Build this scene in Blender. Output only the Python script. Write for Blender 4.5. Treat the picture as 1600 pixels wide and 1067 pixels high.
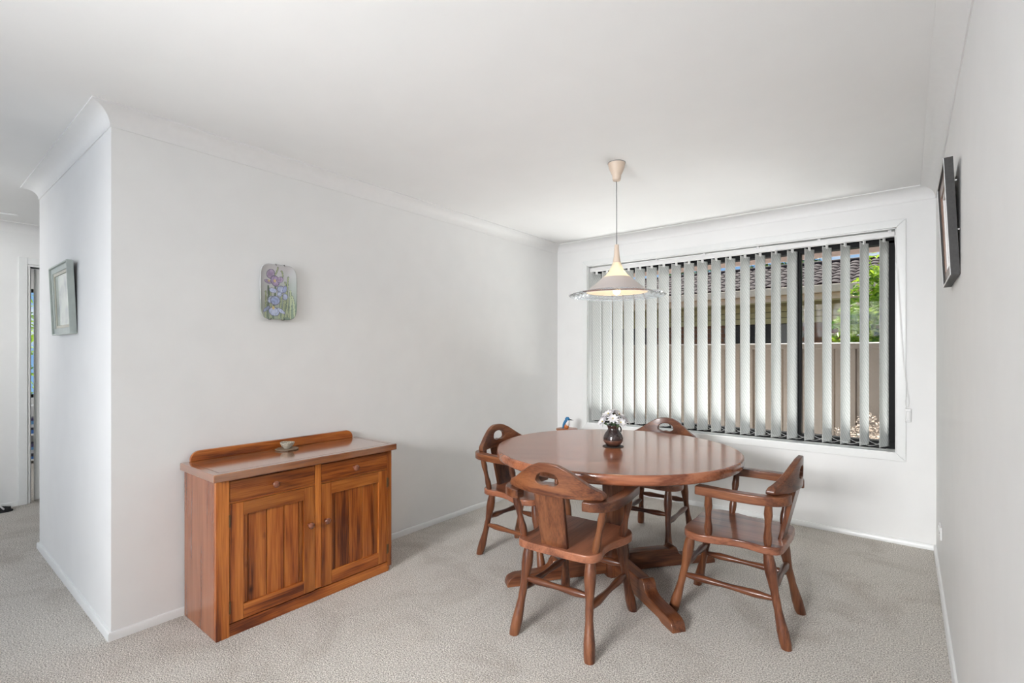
import bpy, bmesh, math, random
import numpy as np
from mathutils import Vector, Matrix, Euler
random.seed(7)
for o in list(bpy.data.objects): bpy.data.objects.remove(o)
C = bpy.context.scene.collection
S = bpy.context.scene
PI = math.pi

# ------------------------------------------------------------------ camera
F_PX, YAW, HOR, CAM_H = 774.14, 0.67215, 553.02, 1.2921
cd = bpy.data.cameras.new('camera'); cam = bpy.data.objects.new('camera', cd); C.objects.link(cam)
cam.location = (0, 0, CAM_H); cam.rotation_euler = (PI/2, 0, YAW)
cd.sensor_width = 36; cd.lens = F_PX/1600*36; cd.shift_y = (HOR-533.5)/1600; cd.clip_start = 0.02
S.camera = cam

# ------------------------------------------------------------------ world, sun, daylight, exposure
w = bpy.data.worlds.new('world'); S.world = w; w.use_nodes = True
nt = w.node_tree; nt.nodes.clear()
N = nt.nodes.new; L = nt.links.new
tc = N('ShaderNodeTexCoord'); mp = N('ShaderNodeMapping'); mp.inputs['Scale'].default_value = (2, 2, 6); mp.inputs['Location'].default_value = (1.7, .4, 0)
nz = N('ShaderNodeTexNoise'); nz.inputs['Scale'].default_value = 1.6; nz.inputs['Detail'].default_value = 5
cr = N('ShaderNodeValToRGB'); cr.color_ramp.elements[0].position = .50; cr.color_ramp.elements[1].position = .62
cr.color_ramp.elements[0].color = (.24, .44, .76, 1); cr.color_ramp.elements[1].color = (.92, .93, .94, 1)
bg = N('ShaderNodeBackground'); bg.inputs['Strength'].default_value = 1.0; wo = N('ShaderNodeOutputWorld')
L(tc.outputs['Generated'], mp.inputs['Vector']); L(mp.outputs[0], nz.inputs['Vector']); L(nz.outputs['Fac'], cr.inputs[0])
L(cr.outputs[0], bg.inputs['Color']); L(bg.outputs[0], wo.inputs[0])

def sun(rot, e, ang=.02, col=(1, .95, .88)):
    d = bpy.data.lights.new('sun', 'SUN'); d.energy = e; d.angle = ang; d.color = col
    o = bpy.data.objects.new('sun', d); C.objects.link(o); o.rotation_euler = rot
sun((math.radians(-29.5), 0, math.radians(12)), 9.0)

def area(name, loc, rot, sx, sy, e, col=(1, 1, 1), spread=PI):
    d = bpy.data.lights.new(name, 'AREA'); d.shape = 'RECTANGLE'; d.size = sx; d.size_y = sy; d.energy = e; d.color = col; d.spread = spread
    o = bpy.data.objects.new(name, d); C.objects.link(o); o.location = loc; o.rotation_euler = rot
# daylight coming through the large living-room windows behind and to the left of the camera
area('daylight_side_window', (-5.86, -2.4, 1.3), (PI/2, 0, -PI/2), 2.2, 1.9, 34, (1, .97, .93))
# added fill lamps behind the camera: one over the table, one towards the ceiling
area('rear_fill', (-1.0, -3.4, 2.0), (math.radians(90-15), 0, math.radians(2)), 1.6, .7, 35, (.985, .99, 1), math.radians(55))
area('low_rear_fill', (-1.0, -2.2, .7), (math.radians(90+34), 0, math.radians(3)), 1.5, .8, 15.5, (.985, .99, 1), math.radians(60))
area('hall_fill', (-2.6, -1.4, 1.7), (PI/2, 0, math.radians(68)), .8, .8, 12, (1, .985, .965), math.radians(70))  # added fill lamp, out of view, to brighten the far wall
area('bedroom_fill', (-7.3, .95, 2.36), (0, 0, 0), .6, .6, 16, (1, 1, 1))  # unseen lamp added to light what shows through the door gap
# added lamp hidden below the sill, standing in for light bounced off the path
area('path_bounce_fill', (-1.25, 5.30, .02), (math.radians(-132), 0, 0), 3.4, .6, 155, (.99, .99, 1))
S.view_settings.view_transform = 'Standard'; S.view_settings.look = 'None'
S.view_settings.gamma = 1; S.view_settings.use_curve_mapping = False; S.view_settings.exposure = 0.13

# ------------------------------------------------------------------ materials
def newmat(name):
    m = bpy.data.materials.new(name); m.use_nodes = True
    return m, m.node_tree, m.node_tree.nodes['Principled BSDF']
def setp(b, **k):
    for a, v in k.items():
        n = a.replace('_', ' ')
        if n in b.inputs: b.inputs[n].default_value = v
def plain(name, col, rough=.5, metal=0, noise=.04, scale=30, bump=0, **k):
    m, t, b = newmat(name)
    setp(b, Roughness=rough, Metallic=metal, **k)
    tc = t.nodes.new('ShaderNodeTexCoord'); n = t.nodes.new('ShaderNodeTexNoise'); n.inputs['Scale'].default_value = scale
    n.inputs['Detail'].default_value = 3
    t.links.new(tc.outputs['Object'], n.inputs['Vector'])
    r = t.nodes.new('ShaderNodeValToRGB')
    r.color_ramp.elements[0].position = .3; r.color_ramp.elements[1].position = .7
    r.color_ramp.elements[0].color = tuple(c*(1-noise) for c in col)+(1,)
    r.color_ramp.elements[1].color = tuple(min(1, c*(1+noise)) for c in col)+(1,)
    t.links.new(n.outputs['Fac'], r.inputs[0]); t.links.new(r.outputs[0], b.inputs['Base Color'])
    if bump:
        bp = t.nodes.new('ShaderNodeBump'); bp.inputs['Strength'].default_value = bump; bp.inputs['Distance'].default_value = .002
        t.links.new(n.outputs['Fac'], bp.inputs['Height']); t.links.new(bp.outputs[0], b.inputs['Normal'])
    return m
def wood(name, dark, light, axis='Z', rough=.32, coat=.25, grain=22, knots=False, mid=None, spec=.4, tone=(.82, 1.15)):
    m, t, b = newmat(name)
    N = t.nodes.new; L = t.links.new
    tc = N('ShaderNodeTexCoord'); oi = N('ShaderNodeObjectInfo')
    ml = N('ShaderNodeMath'); ml.operation = 'MULTIPLY'; ml.inputs[1].default_value = 37.0; L(oi.outputs['Random'], ml.inputs[0])
    ad = N('ShaderNodeVectorMath'); ad.operation = 'ADD'; L(tc.outputs['Object'], ad.inputs[0]); L(ml.outputs[0], ad.inputs[1])
    mp = N('ShaderNodeMapping'); sc = [grain]*3; sc['XYZ'.index(axis)] = grain*.075
    mp.inputs['Scale'].default_value = sc; L(ad.outputs[0], mp.inputs['Vector'])
    n1 = N('ShaderNodeTexNoise'); n1.inputs['Scale'].default_value = 1; n1.inputs['Detail'].default_value = 5; n1.inputs['Distortion'].default_value = .6
    L(mp.outputs[0], n1.inputs['Vector'])
    mp2 = N('ShaderNodeMapping'); sc2 = [grain*9]*3; sc2['XYZ'.index(axis)] = grain*.35
    mp2.inputs['Scale'].default_value = sc2; L(ad.outputs[0], mp2.inputs['Vector'])
    n2 = N('ShaderNodeTexNoise'); n2.inputs['Scale'].default_value = 1; n2.inputs['Detail'].default_value = 2; L(mp2.outputs[0], n2.inputs['Vector'])
    mx = N('ShaderNodeMix'); mx.inputs[0].default_value = .3; L(n1.outputs['Fac'], mx.inputs[2]); L(n2.outputs['Fac'], mx.inputs[3])
    r = N('ShaderNodeValToRGB'); e = r.color_ramp.elements
    e[0].position = .36; e[0].color = dark+(1,); e[1].position = .63; e[1].color = light+(1,)
    md = mid or tuple((a+c)/2 for a, c in zip(dark, light)); q = e.new(.47); q.color = md+(1,)
    L(mx.outputs[0], r.inputs[0])
    # per-piece tone
    hs = N('ShaderNodeHueSaturation'); mr = N('ShaderNodeMapRange'); mr.inputs['To Min'].default_value = tone[0]; mr.inputs['To Max'].default_value = tone[1]
    L(oi.outputs['Random'], mr.inputs['Value']); L(mr.outputs[0], hs.inputs['Value']); L(r.outputs[0], hs.inputs['Color'])
    out = hs.outputs[0]
    if knots:
        mpk = N('ShaderNodeMapping'); sk = [11.0]*3; sk['XYZ'.index(axis)] = 5.5; mpk.inputs['Scale'].default_value = sk; L(ad.outputs[0], mpk.inputs['Vector'])
        v = N('ShaderNodeTexVoronoi'); v.inputs['Scale'].default_value = 1; L(mpk.outputs[0], v.inputs['Vector'])
        rk = N('ShaderNodeValToRGB'); rk.color_ramp.elements[0].position = .05; rk.color_ramp.elements[0].color = (.12, .07, .05, 1)
        rk.color_ramp.elements[1].position = .16; rk.color_ramp.elements[1].color = (1, 1, 1, 1)
        L(v.outputs['Distance'], rk.inputs[0])
        mm = N('ShaderNodeMix'); mm.data_type = 'RGBA'; mm.blend_type = 'MULTIPLY'; mm.inputs[0].default_value = .9
        L(out, mm.inputs[6]); L(rk.outputs[0], mm.inputs[7]); out = mm.outputs[2]
    L(out, b.inputs['Base Color'])
    setp(b, Roughness=rough, Coat_Weight=coat, Coat_Roughness=.12, Specular_IOR_Level=spec, Coat_IOR=1.9 if coat >= 1 else 1.5)
    bp = N('ShaderNodeBump'); bp.inputs['Strength'].default_value = .12; bp.inputs['Distance'].default_value = .001
    L(n2.outputs['Fac'], bp.inputs['Height']); L(bp.outputs[0], b.inputs['Normal'])
    return m

M = {}
M['wall'] = plain('wall_paint', (.85, .85, .84), .55, noise=.012, scale=6, bump=.03)
M['ceil'] = plain('ceiling_paint', (.88, .88, .87), .7, noise=.01, scale=4)
M['trim'] = plain('gloss_trim_paint', (.83, .84, .83), .3, noise=.01)
M['cove'] = plain('cornice_paint', (.85, .85, .84), .5, noise=.01)
DK, LT = (.042, .012, .006), (.205, .076, .031)
for ax in 'XYZ': M['w'+ax] = wood('redgum_'+ax.lower(), DK, LT, ax, mid=(.112, .036, .0155))
M['top'] = wood('table_top_wood', (.135, .040, .019), (.33, .122, .060), 'X', rough=.22, coat=.45, grain=14, spec=.45)
PD, PL, PM = (.10, .020, .005), (.52, .175, .034), (.31, .078, .013)
for ax in 'XYZ': M['p'+ax] = wood('stained_pine_'+ax.lower(), PD, PL, ax, rough=.30, coat=.25, grain=19, mid=PM, tone=(.75, 1.2))
M['pk'] = wood('knotty_stained_pine', PD, PL, 'Z', rough=.30, coat=.25, grain=19, knots=True, mid=PM, tone=(.72, 1.22))
M['seat'] = wood('seat_wood', (.105, .034, .018), (.34, .130, .068), 'Y', rough=.28, coat=.4, grain=16)
M['side'] = wood('sideboard_side_pine', (.20, .055, .020), (.36, .13, .055), 'Z', rough=.25, coat=.5, grain=12)
M['ptop'] = wood('sideboard_top_pine', (.20, .055, .018), (.44, .17, .06), 'Y', rough=.16, coat=1.0, spec=1.0, grain=14)
M['knob'] = wood('knob_wood', (.09, .025, .012), (.24, .08, .04), 'X', rough=.2, coat=.8)
M['black'] = plain('black_aluminium', (.003, .003, .0035), .5, 0, noise=.0, Specular_IOR_Level=.15)
M['hinge'] = plain('aged_brass', (.16, .10, .05), .4, .9)
M['cord'] = plain('grey_cord', (.20, .20, .20), .5)
M['white'] = plain('white_plastic', (.82, .82, .81), .35, noise=.01)

def carpet():
    m, t, b = newmat('cut_pile_carpet'); N = t.nodes.new; L = t.links.new
    tc = N('ShaderNodeTexCoord')
    f = N('ShaderNodeTexNoise'); f.inputs['Scale'].default_value = 170; f.inputs['Detail'].default_value = 4; f.inputs['Roughness'].default_value = .75
    L(tc.outputs['Object'], f.inputs['Vector'])
    v = N('ShaderNodeTexVoronoi'); v.inputs['Scale'].default_value = 260; L(tc.outputs['Object'], v.inputs['Vector'])
    g = N('ShaderNodeTexNoise'); g.inputs['Scale'].default_value = 2.6; g.inputs['Detail'].default_value = 6; g.inputs['Roughness'].default_value = .62; g.inputs['Distortion'].default_value = .8
    L(tc.outputs['Object'], g.inputs['Vector'])
    r = N('ShaderNodeValToRGB'); r.color_ramp.elements[0].position = .40; r.color_ramp.elements[1].position = .60
    r.color_ramp.elements[0].color = (.27, .235, .195, 1); r.color_ramp.elements[1].color = (.98, .93, .86, 1)
    L(f.outputs['Fac'], r.inputs[0])
    r2 = N('ShaderNodeValToRGB'); r2.color_ramp.elements[0].position = .30; r2.color_ramp.elements[1].position = .52
    r2.color_ramp.elements[0].color = (.78, .755, .73, 1); r2.color_ramp.elements[1].color = (1, 1, 1, 1)
    L(g.outputs['Fac'], r2.inputs[0])
    mm = N('ShaderNodeMix'); mm.data_type = 'RGBA'; mm.blend_type = 'MULTIPLY'; mm.inputs[0].default_value = 1
    L(r.outputs[0], mm.inputs[6]); L(r2.outputs[0], mm.inputs[7]); L(mm.outputs[2], b.inputs['Base Color'])
    hm = N('ShaderNodeMath'); hm.operation = 'SUBTRACT'; L(f.outputs['Fac'], hm.inputs[0]); L(v.outputs['Distance'], hm.inputs[1])
    bp = N('ShaderNodeBump'); bp.inputs['Strength'].default_value = .7; bp.inputs['Distance'].default_value = .006
    L(hm.outputs[0], bp.inputs['Height']); L(bp.outputs[0], b.inputs['Normal'])
    setp(b, Roughness=.95, Specular_IOR_Level=.1, Sheen_Weight=.25)
    return m
M['carpet'] = carpet()

def fabric():
    m, t, b = newmat('blind_fabric'); N = t.nodes.new; L = t.links.new
    tc = N('ShaderNodeTexCoord'); mp = N('ShaderNodeMapping'); mp.inputs['Rotation'].default_value = (0, math.radians(38), 0)
    L(tc.outputs['Object'], mp.inputs['Vector'])
    wv = N('ShaderNodeTexWave'); wv.bands_direction = 'X'; wv.inputs['Scale'].default_value = 16; wv.inputs['Distortion'].default_value = 3; wv.inputs['Detail'].default_value = 1.5
    wv.inputs['Detail Scale'].default_value = 2
    L(mp.outputs[0], wv.inputs['Vector'])
    r = N('ShaderNodeValToRGB'); r.color_ramp.elements[0].color = (.68, .695, .68, 1); r.color_ramp.elements[1].color = (.84, .84, .825, 1)
    L(wv.outputs['Fac'], r.inputs[0]); L(r.outputs[0], b.inputs['Base Color']); setp(b, Roughness=.8)
    tr = N('ShaderNodeBsdfTranslucent'); L(r.outputs[0], tr.inputs['Color'])
    ms = N('ShaderNodeMixShader'); ms.inputs[0].default_value = .5
    L(b.outputs[0], ms.inputs[1]); L(tr.outputs[0], ms.inputs[2]); L(ms.outputs[0], t.nodes['Material Output'].inputs[0])
    return m
M['fabric'] = fabric()
def glassy(name, tint=(1, 1, 1), refl=.07):
    m = bpy.data.materials.new(name); m.use_nodes = True; t = m.node_tree; t.nodes.clear()
    a = t.nodes.new('ShaderNodeBsdfTransparent'); a.inputs[0].default_value = tint+(1,)
    g = t.nodes.new('ShaderNodeBsdfGlossy'); g.inputs['Roughness'].default_value = .02
    x = t.nodes.new('ShaderNodeMixShader'); fr = t.nodes.new('ShaderNodeFresnel'); fr.inputs[0].default_value = 1.3
    mu = t.nodes.new('ShaderNodeMath'); mu.operation = 'MULTIPLY'; mu.inputs[1].default_value = refl*14; mu.use_clamp = True
    t.links.new(fr.outputs[0], mu.inputs[0]); t.links.new(mu.outputs[0], x.inputs[0])
    t.links.new(a.outputs[0], x.inputs[1]); t.links.new(g.outputs[0], x.inputs[2])
    o = t.nodes.new('ShaderNodeOutputMaterial'); t.links.new(x.outputs[0], o.inputs[0])
    return m
M['pane'] = glassy('window_glass', (.97, .98, .97), .006)

# ------------------------------------------------------------------ helpers
def link(name, bm, mat, parent=None, bevel=0, smooth=False, seg=2, kind=None, label=None, cat=None, group=None, loc=None, angle=35):
    me = bpy.data.meshes.new(name); bmesh.ops.recalc_face_normals(bm, faces=bm.faces[:]) ; bm.to_mesh(me); bm.free()
    o = bpy.data.objects.new(name, me); C.objects.link(o)
    if mat:
        for x in (mat if isinstance(mat, list) else [mat]): me.materials.append(x)
    if parent: o.parent = parent
    if loc: o.location = loc
    if bevel:
        b = o.modifiers.new('bevel', 'BEVEL'); b.width = bevel; b.segments = seg; b.limit_method = 'ANGLE'; b.angle_limit = math.radians(angle)
    if smooth or bevel:
        me.shade_smooth()
        if not (smooth == 'full'):
            me.set_sharp_from_angle(angle=math.radians(40))
            if bevel:
                # rely on weighted normals after bevel
                wn = o.modifiers.new('wn', 'WEIGHTED_NORMAL'); wn.keep_sharp = True
                for e in me.edges: e.use_edge_sharp = False
    tag(o, kind, label, cat, group)
    return o
def tag(o, kind=None, label=None, cat=None, group=None):
    if kind: o['kind'] = kind
    if label: o['label'] = label
    if cat: o['category'] = cat
    if group: o['group'] = group
    return o
def empty(name, loc=(0, 0, 0), rz=0, label=None, cat=None, group=None, parent=None, kind=None):
    o = bpy.data.objects.new(name, None); C.objects.link(o); o.location = loc; o.rotation_euler = (0, 0, rz); o.empty_display_size = .05
    if parent: o.parent = parent
    return tag(o, kind, label, cat, group)
def copy_tree(o, parent=None):
    c = o.copy(); C.objects.link(c); c.parent = parent
    for ch in list(o.children): copy_tree(ch, c)
    return c
def box(bm, x0, x1, y0, y1, z0, z1, M4=None):
    vs = [bm.verts.new((x, y, z)) for x in (x0, x1) for y in (y0, y1) for z in (z0, z1)]
    for f in ((0, 1, 3, 2), (4, 6, 7, 5), (0, 4, 5, 1), (2, 3, 7, 6), (0, 2, 6, 4), (1, 5, 7, 3)): bm.faces.new([vs[i] for i in f])
    if M4: bmesh.ops.transform(bm, matrix=M4, verts=vs)
    return vs
def bx(*a):
    bm = bmesh.new(); box(bm, *a); return bm
def prism(bm, pts, z0, z1, plane='XY', M4=None):
    """pts 2D outline; extruded along the third axis from z0 to z1"""
    def P(p, h):
        return {'XY': (p[0], p[1], h), 'XZ': (p[0], h, p[1]), 'YZ': (h, p[0], p[1])}[plane]
    a = [bm.verts.new(P(p, z0)) for p in pts]; b = [bm.verts.new(P(p, z1)) for p in pts]; n = len(pts)
    bm.faces.new(a[::-1]); bm.faces.new(b)
    for i in range(n): bm.faces.new((a[i], a[(i+1) % n], b[(i+1) % n], b[i]))
    if M4: bmesh.ops.transform(bm, matrix=M4, verts=a+b)
def rod(bm, p0, p1, prof, n=10, squash=1.0, bend=None, caps=True):
    """lofted rod from p0 to p1, prof = [(t, radius)...]"""
    p0 = Vector(p0); p1 = Vector(p1); d = (p1-p0); z = d.normalized()
    x = z.cross(Vector((0, 0, 1))) if abs(z.z) < .9 else z.cross(Vector((0, 1, 0)))
    x.normalize(); y = z.cross(x)
    rings = []
    for t, r in prof:
        c = p0+d*t
        if bend: c = c+Vector(bend)*math.sin(PI*t)
        rings.append([bm.verts.new(c+x*(r*math.cos(2*PI*k/n))+y*(r*squash*math.sin(2*PI*k/n))) for k in range(n)])
    for a, b in zip(rings, rings[1:]):
        for k in range(n): bm.faces.new((a[k], a[(k+1) % n], b[(k+1) % n], b[k]))
    if caps: bm.faces.new(rings[0][::-1]); bm.faces.new(rings[-1])
def lathe(bm, prof, n=32, c=(0, 0), closed=False, M4=None):
    rings = []; allv = []
    for r, z in prof:
        if r < 1e-6: v = [bm.verts.new((c[0], c[1], z))]
        else: v = [bm.verts.new((c[0]+r*math.cos(2*PI*k/n), c[1]+r*math.sin(2*PI*k/n), z)) for k in range(n)]
        rings.append(v); allv += v
    pr = list(zip(rings, rings[1:]))
    if closed: pr.append((rings[-1], rings[0]))
    for a, b in pr:
        for k in range(n):
            k2 = (k+1) % n
            if len(a) == 1 and len(b) == 1: continue
            if len(a) == 1: bm.faces.new((a[0], b[k2], b[k]))
            elif len(b) == 1: bm.faces.new((a[k], a[k2], b[0]))
            else: bm.faces.new((a[k], a[k2], b[k2], b[k]))
    if M4: bmesh.ops.transform(bm, matrix=M4, verts=allv)
def tube(bm, pts, r, n=8):
    pts = [Vector(p) for p in pts]; rings = []
    for i, p in enumerate(pts):
        d = (pts[min(i+1, len(pts)-1)]-pts[max(i-1, 0)]).normalized()
        x = d.cross(Vector((0, 0, 1))) if abs(d.z) < .9 else d.cross(Vector((0, 1, 0)))
        x.normalize(); y = d.cross(x)
        rings.append([bm.verts.new(p+x*r*math.cos(2*PI*k/n)+y*r*math.sin(2*PI*k/n)) for k in range(n)])
    for a, b in zip(rings, rings[1:]):
        for k in range(n): bm.faces.new((a[k], a[(k+1) % n], b[(k+1) % n], b[k]))
    bm.faces.new(rings[0][::-1]); bm.faces.new(rings[-1])
def catmull(pts, n=6, closed=True):
    pts = [Vector(p) for p in pts]; out = []; m = len(pts)
    rng = range(m) if closed else range(m-1)
    for i in rng:
        g = (lambda k: pts[k % m]) if closed else (lambda k: pts[max(0, min(m-1, k))])
        a, b, c, d = g(i-1), g(i), g(i+1), g(i+2)
        for j in range(n):
            t = j/n
            out.append(.5*((2*b)+(c-a)*t+(2*a-5*b+4*c-d)*t*t+(3*b-a-3*c+d)*t**3))
    if not closed: out.append(pts[-1])
    return out
def interp(x, xs, ys):
    return float(np.interp(x, xs, ys))

# ------------------------------------------------------------------ room shell
XL, YA, YB, XR, XE, XF, ZC = -2.809, .623, 4.282, .154, -4.52, -5.925, 2.4
YF = -4.0; YH = 3.0
WT = .25
def wallbox(name, *a):
    return link(name, bx(*a), M['wall'], kind='structure')
link('floor', bx(-8.6, XR+.1, YF-.1, YB+WT, -.08, 0), M['carpet'], kind='structure')
link('ceiling', bx(-8.6, XR+.1, YF-.1, YB+WT, ZC, ZC+.08), M['ceil'], kind='structure')
wallbox('wall_right', XR, XR+.1, YF, YB+WT, 0, ZC)
wallbox('wall_left', XL-.1, XL, YA, YB+WT, 0, ZC)
wallbox('wall_hall', XE, XL-.1, YA, YA+.1, 0, ZC)
wallbox('wall_hall_return', XE, XE+.1, YA+.1, YH, 0, ZC)
# back wall with the window opening
WX0, WX1, WZ0, WZ1 = -2.456, -.053, .615, 2.155
bm = bmesh.new()
box(bm, XL-.1, WX0, YB, YB+WT, 0, ZC); box(bm, WX1, XR, YB, YB+WT, 0, ZC)
box(bm, WX0, WX1, YB, YB+WT, 0, WZ0); box(bm, WX0, WX1, YB, YB+WT, WZ1, ZC)
link('wall_back', bm, M['wall'], kind='structure')
# far wall with door opening
DY0, DY1, DZ = .758, 1.52, 2.045
bm = bmesh.new()
box(bm, XF-.1, XF, YF, -3.6, 0, ZC); box(bm, XF-.1, XF, -1.2, DY0, 0, ZC); box(bm, XF-.1, XF, DY1, YH, 0, ZC)
box(bm, XF-.1, XF, DY0, DY1, DZ, ZC); box(bm, XF-.1, XF, -3.6, -1.2, 0, .2); box(bm, XF-.1, XF, -3.6, -1.2, 2.3, ZC)
link('wall_far', bm, M['wall'], kind='structure')
wallbox('wall_hall_end', XF-.1, XE+.1, YH, YH+.1, 0, ZC)
bm = bmesh.new()
box(bm, XF-.1, -5.0, YF-.1, YF, 0, ZC); box(bm, -.2, XR, YF-.1, YF, 0, ZC)
box(bm, -5.0, -.2, YF-.1, YF, 0, .3); box(bm, -5.0, -.2, YF-.1, YF, 2.3, ZC)
link('wall_front', bm, M['wall'], kind='structure')
# next room behind the hall door
bm = bmesh.new(); box(bm, -8.6, -8.5, -.6, .78, 0, ZC); box(bm, -8.6, -8.5, 1.35, 2.6, 0, ZC); box(bm, -8.6, -8.5, .78, 1.35, 0, .75); box(bm, -8.6, -8.5, .78, 1.35, 2.1, ZC)
link('wall_bedroom', bm, M['wall'], kind='structure')
wallbox('wall_bedroom_left', -8.5, XF-.1, -.7, -.6, 0, ZC)
wallbox('wall_bedroom_right', -8.5, XF-.1, 2.6, 2.7, 0, ZC)

def mitre(path):
    """offset direction at each path vertex so that the room side is on the left"""
    P = [Vector(p) for p in path]; out = []
    for i in range(len(P)):
        ns = []
        if i > 0: d = (P[i]-P[i-1]).normalized(); ns.append(Vector((-d.y, d.x)))
        if i < len(P)-1: d = (P[i+1]-P[i]).normalized(); ns.append(Vector((-d.y, d.x)))
        if len(ns) == 1: out.append(ns[0])
        else:
            s = (ns[0]+ns[1]); out.append(s/(1+ns[0].dot(ns[1])))
    return P, out
def sweep(path, prof, names, mat):
    P, O = mitre(path)
    for i, nm in enumerate(names):
        bm = bmesh.new(); rings = []
        for k in (i, i+1):
            rings.append([bm.verts.new((P[k].x+O[k].x*o, P[k].y+O[k].y*o, z)) for o, z in prof])
        n = len(prof)
        for j in range(n): bm.faces.new((rings[0][j], rings[0][(j+1) % n], rings[1][(j+1) % n], rings[1][j]))
        bm.faces.new(rings[0][::-1]); bm.faces.new(rings[1])
        o = link(nm, bm, mat, kind='structure', smooth=True)
R = .082
cove = [(-.001, ZC+.0), (R, ZC), (R, ZC-.007), (R-.004, ZC-.007)]
for k in range(1, 10):
    a = PI/2*k/10; rr = R-.01
    cove.append((.0035+rr*(1-math.sin(a))*.96+.001, ZC-.0095-rr*(1-math.cos(a))*.98))
cove += [(.005, ZC-R+.003), (.005, ZC-R), (-.001, ZC-R)]
path = [(XR, YF), (XR, YB), (XL, YB), (XL, YA), (XE, YA), (XE, YH)]
sweep(path, cove, ['trim_1', 'trim_2', 'trim_3', 'trim_4', 'trim_5'], M['cove'])
sweep([(XF, YH), (XF, YF)], cove, ['trim_6'], M['cove'])
BH = .038
skirt = [(-.001, 0), (.013, 0), (.013, BH-.006), (.008, BH), (-.001, BH)]
sweep(path, skirt, ['baseboard_right', 'baseboard_back', 'baseboard_left', 'baseboard_hall', 'baseboard_hall_return'], M['trim'])
sweep([(XF, YH), (XF, DY1+.07)], skirt, ['baseboard_far'], M['trim'])
sweep([(XF, DY0-.076), (XF, YF)], skirt, ['baseboard_far_front'], M['trim'])

# ------------------------------------------------------------------ dining window
win = empty('window_1', ((WX0+WX1)/2, YB, WZ0), kind='structure')
def wpart(name, bm, mat, **k):
    o = link(name, bm, mat, parent=win, **k); o.matrix_parent_inverse = Matrix.Translation(-win.location); return o
bm = bmesh.new(); T = .052
def frame_prism(bm, x0, x1, z0, z1, t, y0, y1):
    for q in ([(x0-t, z0-t), (x1+t, z0-t), (x1, z0), (x0, z0)], [(x1+t, z0-t), (x1+t, z1+t), (x1, z1), (x1, z0)],
              [(x1+t, z1+t), (x0-t, z1+t), (x0, z1), (x1, z1)], [(x0-t, z1+t), (x0-t, z0-t), (x0, z0), (x0, z1)]):
        prism(bm, q, y0, y1, 'XZ')
frame_prism(bm, WX0, WX1, WZ0, WZ1, T, YB-.016, YB)
wpart('architrave', bm, M['trim'], bevel=.003)
bm = bmesh.new(); rv = .006
box(bm, WX0, WX1, YB-.012, YB+.14, WZ0-.002, WZ0+rv); box(bm, WX0, WX1, YB, YB+.14, WZ1-rv, WZ1)
box(bm, WX0, WX0+rv, YB, YB+.14, WZ0, WZ1); box(bm, WX1-rv, WX1, YB, YB+.14, WZ0, WZ1)
wpart('reveal', bm, M['trim'])
yf = YB+.125
fr = bmesh.new(); fx0, fx1, fz0, fz1 = WX0+rv, WX1-rv, WZ0+rv, WZ1-rv; ft = .052
box(fr, fx0, fx1, yf, yf+.075, fz0, fz0+ft); box(fr, fx0, fx1, yf, yf+.075, fz1-.076, fz1)
box(fr, fx0, fx0+ft, yf, yf+.075, fz0+ft, fz1-ft); box(fr, fx1-ft, fx1, yf, yf+.075, fz0+ft, fz1-ft)
wpart('window_frame', fr, M['black'], bevel=.003)
wpart('mullion', bx(-.700, -.640, yf+.004, yf+.07, fz0+ft, fz1-ft), M['black'], bevel=.003)
wpart('meeting_stile', bx(-.683, -.655, yf-.012, yf+.004, fz0+ft, fz1-ft), M['black'], bevel=.002)
wpart('sash_track', bx(fx0+ft, fx1-ft, yf-.02, yf, fz0, fz0+.018), M['black'], bevel=.002)
wpart('pane', bx(fx0+ft, -.70, yf+.034, yf+.038, fz0+ft, fz1-ft), M['pane'])
wpart('pane', bx(-.64, fx1-ft, yf+.034, yf+.038, fz0+ft, fz1-ft), M['pane'])

# vertical blind: head rail, 21 vanes, chains, control cord
bl = empty('vertical_blind', (-1.26, YB+.058, 2.12), label='white fabric vertical blind with open vanes hung in the window', cat='blind')
def bpart(name, bm, mat, par=None, **k):
    o = link(name, bm, mat, parent=bl, **k); o.matrix_parent_inverse = Matrix.Translation(-bl.location); return o
YV = YB+.058
bm = bmesh.new(); box(bm, -2.447, -.062, YV-.028, YV+.014, 2.103, 2.138)
bpart('head_rail', bm, M['white'], bevel=.003)
bm = bmesh.new(); box(bm, -2.445, -.064, YV-.03, YV-.028, 2.105, 2.109)
for k in range(6): box(bm, -2.2+k*.42, -2.18+k*.42, YV-.02, YV+.01, 2.138, 2.149)
bpart('rail_bracket', bm, M['white'])
PH = math.radians(64.7); SW = .119; ZS0, ZS1 = .640, 2.088
# one vane mesh: slightly cupped cloth with a weighted hem
bm = bmesh.new(); nx, nzz = 6, 14
zs = [ZS0, ZS0+.004, ZS0+.05, ZS0+.055]+[ZS0+.055+(ZS1-ZS0-.055)*k/(nzz) for k in range(1, nzz+1)]
for off in (0,):
    g = []
    for z in zs:
        row = []
        for i in range(nx+1):
            u = i/nx*2-1
            wdt = SW/2*(1.045 if z < ZS0+.052 else 1)
            cup = .008*(1-u*u)*(.5+.5*min(1, (z-ZS0)/.3))
            row.append(bm.verts.new((u*wdt, cup, z)))
        g.append(row)
    for a, b in zip(g, g[1:]):
        for i in range(nx): bm.faces.new((a[i], a[i+1], b[i+1], b[i]))
vane = link('vane', bm, M['fabric'], smooth='full')
so = vane.modifiers.new('solid', 'SOLIDIFY'); so.thickness = .0012
clipm = bmesh.new(); box(clipm, -.012, .012, -.003, .003, ZS1-.012, ZS1+.014); box(clipm, -.002, .002, -.002, .002, ZS1+.014, ZS1+.022)
clip = link('hanger', clipm, M['white'])
rnd = random.Random(3)
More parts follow.
